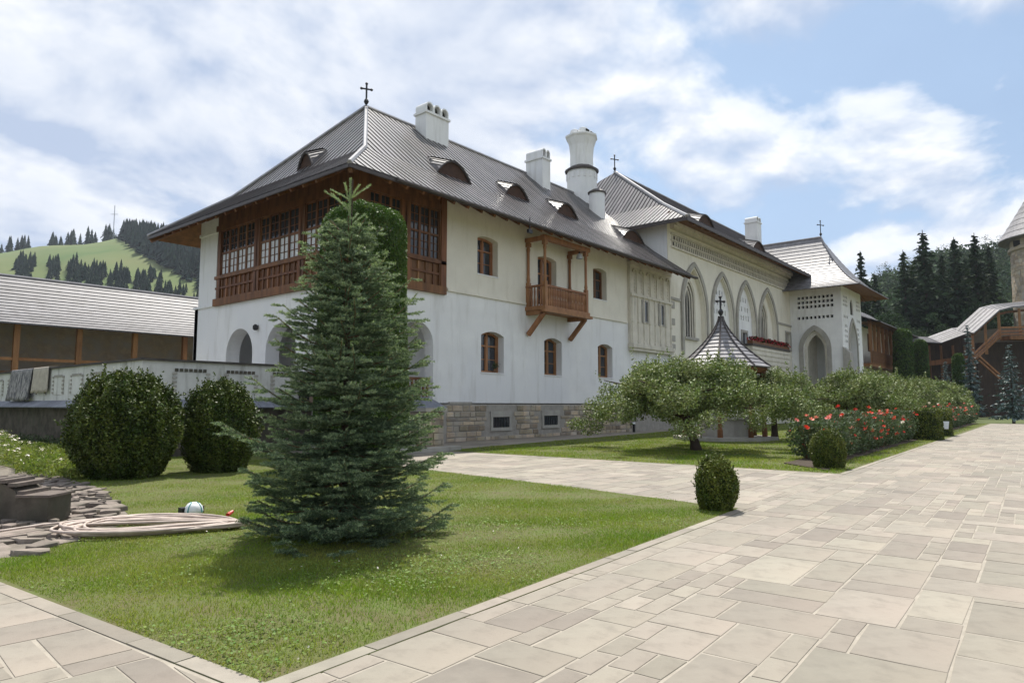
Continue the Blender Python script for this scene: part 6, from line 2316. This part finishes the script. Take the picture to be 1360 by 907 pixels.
# coiled hose
hc = G(205, 704)
rnd = random.Random(63)
hp_ = []
loops = 13
for i in range(loops * 30):
    a = 2 * PI * i / 30
    L_ = i // 30
    wob = math.sin(a * 0.37 + L_ * 1.7)
    u = (1.05 + 0.09 * math.sin(L_ * 2.1)) * math.cos(a) + 0.07 * wob + 0.04
    v = (0.30 + 0.62 * ((L_ * 0.618) % 1.0)) * math.sin(a) + 0.14 * math.sin(L_ * 3.3 + a * 0.21)
    # bundle pinched towards the right end
    pin = 0.30 + 0.70 * max(0.0, min(1.0, (1.15 - u) / 1.7))
    p = np.array([hc[0], hc[1]]) + ex * u + ey * (v * pin + 0.10 * u)
    hp_.append((p[0], p[1], 0.045 + 0.010 * ((L_ * 5) % 7) + 0.010 * math.sin(a * 3 + L_)))
e0 = G(108, 703)
e1 = G(55, 707)
e2 = G(-40, 722)
tail = [(e0[0], e0[1], 0.09), ((e0[0] + e1[0]) / 2, (e0[1] + e1[1]) / 2 + 0.05, 0.10), (e1[0], e1[1], 0.10), ((e1[0] + e2[0]) / 2, (e1[1] + e2[1]) / 2, 0.10), (e2[0], e2[1], 0.09)]
hs = empty('garden_hose', (hc[0], hc[1], 0), 'pale pink fire hose coiled loosely on the grass', 'hose')
MB().tube(hp_, 0.019, 6).build('coil', 'hose_mat', hs, smooth=True)
MB().tube(tail, 0.016, 6).build('tail', 'hose_mat', hs, smooth=True)
he = G(305, 688)
MB().tube([(he[0] - 0.06, he[1] - 0.05, 0.06), (he[0], he[1], 0.07), (he[0] + 0.06, he[1] + 0.03, 0.09)], [0.028, 0.03, 0.022], 8).build('nozzle', 'red_plastic', hs)

# white and teal lawn lamp
lp = G(257, 684)
la = empty('lawn_lamp', (lp[0], lp[1], 0), 'white and teal domed lawn spotlight on a black base beside the hose', 'lamp')
MB().lathe((lp[0], lp[1], 0.03), [(0.13, 0.0), (0.135, 0.04), (0.12, 0.10), (0.085, 0.145), (0.03, 0.165)], 16).build('dome', 'white_plastic', la, smooth=True)
for k in range(4):
    a = 2 * PI * k / 4 + 0.5
    arcp = [(lp[0] + 0.138 * math.cos(t) * math.cos(a), lp[1] + 0.138 * math.cos(t) * math.sin(a), 0.04 + 0.16 * math.sin(t)) for t in np.linspace(0.05, 1.2, 7)]
    MB().tube(arcp, 0.012, 5).build('band', 'teal_plastic', la)
MB().box((lp[0] - 0.17, lp[1] + 0.02, 0.0), (lp[0] + 0.17, lp[1] + 0.14, 0.12)).build('base', 'black_plastic', la)

# short stakes by the apple tree
for (x, y, lab) in ((842, 574, 'short dark stake with pale cap left of the apple trunk'), (996, 580, 'short dark stake with pale cap before the well pavilion')):
    p = G(x, y)
    st_ = empty('garden_stake', (p[0], p[1], 0), lab.replace('left of the apple trunk', 'between the apple tree and the house'), 'stake')
    MB().box((p[0] - 0.06, p[1] - 0.06, -0.03), (p[0] + 0.06, p[1] + 0.06, 0.5)).build('post', 'black_plastic', st_)
    MB().lathe((p[0], p[1], 0.5), [(0.10, 0.0), (0.11, 0.05), (0.06, 0.10)], 8).build('cap', 'white_plastic', st_)

# ================================================================== FAR TREES, HILLS


def fir_mesh(h, r, seed, n_wh=34, cards=16, mat='fir'):
    """drooping branches built of many small needle cards; returns the crown vertices about the origin"""
    rng = np.random.default_rng(seed)
    P, D, Sz = [], [], []
    for w in range(n_wh):
        t = w / n_wh
        z0 = h * (0.06 + 0.92 * t)
        R0 = r * (1 - t) ** 0.85 + 0.12
        nb = int(9 + 6 * (1 - t))
        a0 = rng.uniform(0, 6.28)
        for k in range(nb):
            a = a0 + 2 * PI * k / nb + rng.uniform(-0.3, 0.3)
            z0 = h * min(0.985, 0.06 + 0.92 * (t + rng.uniform(-0.5, 0.5) / n_wh))
            L = R0 * rng.uniform(0.5, 1.2)
            m = max(3, int(cards * (0.4 + 0.6 * (1 - t))))
            s = (np.arange(m) + rng.random(m)) / m
            drop = -0.30 * L * s + 0.12 * L * s * s
            q = np.column_stack([np.cos(a) * L * s, np.sin(a) * L * s, z0 + drop]) + rng.normal(0, 0.05 * L, (m, 3)) * [1, 1, 0.35]
            P.append(q)
            D.append(np.tile([np.cos(a), np.sin(a), -0.25], (m, 1)))
            Sz.append(np.full(m, h * 0.045 * (0.55 + 0.6 * (1 - t))))
    P, D, Sz = np.concatenate(P), np.concatenate(D), np.concatenate(Sz)
    return leaf_quads(P, Sz, rng, 0.5, np.array([0, 0, 1.0]), 0.45, D, 0.7)


fproto = []
for i in range(3):
    root = empty('fir_tree', (0, 0, 0))
    np_mesh('crown', fir_mesh(1.0 * 26, (4.6, 5.2, 4.0)[i], 300 + i), 4, 'fir', root)
    MB().tube([(0, 0, -0.3), (0, 0, 12), (0, 0, 25.6)], [0.45, 0.28, 0.04], 7).build('trunk', 'bark', root)
    fproto.append(root)
fu = [False] * 3
firs = [(1112, 336, 150, 0, 0.8, 'lone far fir peeping over the porch roof'), (1152, 326, 135, 2, 0.9, 'slim spiky fir standing free beyond the porch roof'), (1170, 356, 140, 1, 0.8, 'short fir beside the slim spiky fir'),
        (1210, 325, 126, 0, 0.95, 'dark fir at the near end of the grove behind the wall walk'), (1238, 297, 124, 1, 1.05, 'tallest dark fir of the grove behind the wall walk'),
        (1262, 330, 135, 2, 1.0, 'fir in the middle of the grove half hidden by taller firs'), (1280, 307, 122, 0, 1.0, 'dark fir above the low wall walk roof'),
        (1308, 301, 124, 1, 1.0, 'dark fir next to the stone tower'), (1326, 318, 132, 2, 1.0, 'fir partly hidden behind the stone tower'), (1222, 345, 140, 2, 1.0, 'thin fir tucked between the tall grove firs'),
        (1294, 335, 138, 2, 1.0, 'thin fir behind the roof of the stair gallery')]
for x, yt, d, k, ws, lab in firs:
    p = at(x, 538, d)
    h = EYE + (538 - yt) / F * d
    o = fproto[k]
    if fu[k]:
        o = copy_tree(o)
    fu[k] = True
    o.location = (p[0], p[1], 0)
    s = h / 26
    o.scale = (s * ws, s * ws, s)
    o.rotation_euler = (0, 0, x * 0.37)
    tag(o, lab, 'tree', 'tall firs behind the monastery wall')

# blue spruces near the stairs
for x, yt, d, r, lab, sd in ((1291, 428, 88, 0.55, 'slim blue spruce before the stair gallery', 5), (1345, 455, 66, 1.9, 'broad blue spruce beside the stair foot', 6), (1258, 478, 84, 1.4, 'small blue spruce before the wall walk', 7)):
    p = at(x, 538, d)
    h = EYE + (538 - yt) / F * d
    root = empty('garden_spruce', (p[0], p[1], 0), lab, 'tree')
    V = fir_mesh(h, max(r, 1.0) * (1.0 if r > 1 else 1.5), 400 + sd, 20, 9)
    np_mesh('crown', V + np.tile([p[0], p[1], 0.15], (len(V), 1)), 4, 'needle_blue', root)
    MB().tube([(p[0], p[1], -0.1), (p[0], p[1], h * 0.95)], [0.14, 0.02], 6).build('trunk', 'bark', root)


def conifer_unit(rng, jag=8, tiers=6):
    tris = []
    for t in range(tiers):
        z0, z1 = 0.04 + t * 0.145, 0.04 + t * 0.145 + 0.27
        r = 0.24 * (1 - t / (tiers + 0.6))
        for k in range(jag):
            a, b = 2 * PI * k / jag, 2 * PI * (k + 1) / jag
            rr_ = r * rng.uniform(0.55, 1.3)
            tris.append([(rr_ * math.cos(a), rr_ * math.sin(a), z0 + rng.uniform(-0.03, 0.03)), (rr_ * math.cos(b), rr_ * math.sin(b), z0 + rng.uniform(-0.03, 0.03)), (0, 0, min(1.0, z1))])
    return np.array(tris)


def hill(name, cols, rows_d, hfun, mat):
    """terrain strip: photo columns x depth rows, heights from hfun(x, depth)"""
    vs, fs = [], []
    for d in rows_d:
        for x in cols:
            p = at(x, 538, d)
            vs.append((p[0], p[1], hfun(x, d)))
    nc_ = len(cols)
    for i in range(len(rows_d) - 1):
        for j in range(nc_ - 1):
            fs.append((i * nc_ + j, i * nc_ + j + 1, (i + 1) * nc_ + j + 1, (i + 1) * nc_ + j))
    o = MB().add(vs, fs).build(name, mat, smooth=True)
    return tag(o, kind='structure')


# left hill: crest at 640 m, meadow facing the camera
CR = 640.0
crest_px = lambda x: float(np.interp(x, [-600, -200, 0, 60, 110, 140, 170, 215, 265, 400, 700], [392, 352, 332, 326, 320, 316, 318, 322, 330, 350, 420]))


def hillL(x, d):
    top = EYE + (538 - crest_px(x)) / F * CR
    if d <= CR:
        t = (d - 200) / (CR - 200)
        return top * (0.40 * t + 0.60 * t * t * (3 - 2 * t)) - 0.2 + 1.5 * math.sin(x * 0.05 + d * 0.02)
    return top * max(0.0, 1 - ((d - CR) / 420) ** 1.3)


hill('hill', list(range(-600, 701, 20)), [200, 240, 280, 320, 360, 400, 440, 480, 520, 560, 600, 640, 700, 800, 900, 1050], hillL, 'meadow')
crest_r = lambda x: float(np.interp(x, [1000, 1100, 1140, 1165, 1200, 1245, 1300, 1360, 1500, 1700], [520, 470, 435, 408, 386, 370, 360, 356, 352, 360]))
CR2 = 330.0


def hillR(x, d):
    top = EYE + (538 - crest_r(x)) / F * CR2
    if d <= CR2:
        t = (d - 135) / (CR2 - 135)
        return top * (0.55 * t + 0.45 * t * t * (3 - 2 * t)) - 0.2
    return top * max(0.0, 1 - ((d - CR2) / 300) ** 1.4)


hill('hill', list(range(1000, 1701, 20)), [135, 160, 190, 220, 250, 280, 310, 330, 370, 430, 520, 630], hillR, 'ground_mat')


def forest(name, spots, label, seed, hmin, hmax, mat='wood_far'):
    rng = np.random.default_rng(seed)
    rnd_ = random.Random(seed)
    units = [conifer_unit(rnd_) for _ in range(6)]
    out = []
    for (x, y, z_) in spots:
        u = units[rnd_.randrange(6)]
        h = rnd_.uniform(hmin, hmax)
        a = rnd_.uniform(0, 6.28)
        c_, s_ = math.cos(a), math.sin(a)
        w = h * rnd_.uniform(0.8, 1.15)
        q = u.copy()
        q = np.stack([(q[..., 0] * c_ - q[..., 1] * s_) * w + x, (q[..., 0] * s_ + q[..., 1] * c_) * w + y, q[..., 2] * h + z_ - 0.5], -1)
        out.append(q.reshape(-1, 3))
    o = np_mesh(name, np.concatenate(out), 3, mat)
    return tag(o, label, 'forest', kind='stuff')


rnd = random.Random(123)


def scat(n, xr, dr, cond, hf):
    res_ = []
    while len(res_) < n:
        x, d = rnd.uniform(*xr), rnd.uniform(*dr)
        if cond(x, d):
            p = at(x, 538, d)
            res_.append((p[0], p[1], hf(x, d)))
    return res_


edge_y = lambda x: float(np.interp(x, [140, 150, 180, 215, 265, 330], [310, 318, 340, 358, 388, 420]))


def px_of(x, d):
    p = at(x, 538, d)
    return project((p[0], p[1], hillL(x, d)))[1]


forest('forest', scat(1700, (146, 420), (300, 700), lambda x, d: px_of(x, d) < edge_y(x) - 1, hillL), 'dark blue green spruce forest on the far side of the meadow hill', 1, 13, 20)
forest('forest', scat(260, (-500, 150), (630, 690), lambda x, d: rnd.random() < (0.35 + 0.6 * (0.5 + 0.5 * math.sin(x * 0.11)) if x < 100 else 1), hillL), 'row of conifers along the crest of the meadow hill', 2, 10, 21)
cl_ = [(22, 352, 16), (60, 352, 9), (88, 360, 15), (116, 362, 14), (150, 368, 15), (190, 372, 20), (225, 392, 8), (-60, 350, 30)]


def in_clump(x, d):
    y = px_of(x, d)
    return any(((x - a) / w) ** 2 + ((y - b - 10) / 17) ** 2 < 1 for a, b, w in cl_) or (y > 386 and rnd.random() < 0.35 and x < 262)


forest('forest', scat(1300, (-300, 262), (225, 560), in_clump, hillL), 'clumps of dark conifers dotted over the meadow slope', 3, 6, 11)

# mixed wood on the right-hand hill
def mixed(name, spots, label, seed):
    rng = np.random.default_rng(seed)
    rnd_ = random.Random(seed)
    out = []
    for (x, y, z_) in spots:
        h = rnd_.uniform(9, 16)
        n = 130
        d = unit(rng.normal(size=(n, 3)))
        r = h * 0.34
        P = np.array([x, y, z_ + h * 0.58]) + d * rng.uniform(0.6, 1.05, (n, 1)) * np.array([r, r, h * 0.45])
        out.append(leaf_quads(P, 1.5, rng, 0.8, d, 0.5))
    o = np_mesh(name, np.concatenate(out), 4, 'wood_mixed')
    return tag(o, label, 'forest', kind='stuff')


mixed('forest', scat(620, (1090, 1560), (150, 335), lambda x, d: True, hillR), 'mixed green wood covering the hill behind the firs', 5)
fq = [fir_mesh(1.0, 0.17, 500 + i, 16, 4) for i in range(4)]
fo_ = []
for (x, y, z0) in scat(170, (1130, 1560), (190, 345), lambda x, d: rnd.random() < 0.4 or d > 300, hillR):
    h = rnd.uniform(11, 20)
    q = fq[rnd.randrange(4)] * [h, h, h]
    fo_.append(q + [x, y, z0 - 0.3])
tag(np_mesh('forest', np.concatenate(fo_), 4, 'fir'), 'conifers standing among the mixed wood of the right hill', 'forest', kind='stuff')
# leafy garden trees at the foot of the firs
for x, yt, d, lab in ((1325, 395, 116, 'light green leafy tree below the stone tower'), (1180, 405, 118, 'green leafy tree behind the timber gallery house'), (1250, 425, 116, 'green leafy tree behind the pale wall walk roof')):
    p = at(x, 538, d)
    h = EYE + (538 - yt) / F * d
    rng = np.random.default_rng(int(x))
    root = empty('leafy_tree', (p[0], p[1], 0), lab, 'tree')
    n = 5000
    cl = np.array([p[0], p[1], h * 0.66]) + rng.normal(size=(26, 3)) * [1.9, 1.9, h * 0.15]
    q = cl[rng.integers(0, 26, n)] + unit(rng.normal(size=(n, 3))) * rng.uniform(0.2, 1.25, (n, 1))
    np_mesh('crown', leaf_quads(q, 0.38, rng, 0.6), 4, 'wood_mixed', root)
    MB().tube([(p[0], p[1], -0.1), (p[0], p[1], h * 0.6)], [0.25, 0.1], 7).build('trunk', 'bark', root)

# lattice mast on the hill
mp_ = at(138, 538, 632)
mz = hillL(138, 632)
mast = empty('hilltop_mast', (mp_[0], mp_[1], mz), 'thin steel cross shaped mast on the meadow hilltop', 'mast')
mh = 33.0
MB().bar((mp_[0], mp_[1], mz - 0.5), (mp_[0], mp_[1], mz + mh), 0.5, 0.5).build('pole', 'steel_far', mast)
MB().bar((mp_[0] - rgt[0] * 3.5, mp_[1] - rgt[1] * 3.5, mz + mh * 0.74), (mp_[0] + rgt[0] * 3.5, mp_[1] + rgt[1] * 3.5, mz + mh * 0.74), 0.35, 0.35).build('arm', 'steel_far', mast)

# ================================================================== HAZE
hz_m = bpy.data.materials.new('haze')
hz_m.use_nodes = True
ht = hz_m.node_tree
ht.nodes.clear()
pv_ = N(ht, 'ShaderNodeVolumePrincipled')
pv_.inputs['Color'].default_value = (0.78, 0.86, 1.0, 1)
pv_.inputs['Density'].default_value = 0.00012
pv_.inputs['Anisotropy'].default_value = 0.3
ho_ = N(ht, 'ShaderNodeOutputMaterial')
ht.links.new(pv_.outputs[0], ho_.inputs['Volume'])
MATS['haze'] = hz_m
hzo = MB().box((-1500, -1500, -1.2), (1600, 1600, 290)).build('haze', 'haze')
tag(hzo, 'thin bluish summer haze over the valley', 'haze', kind='stuff')
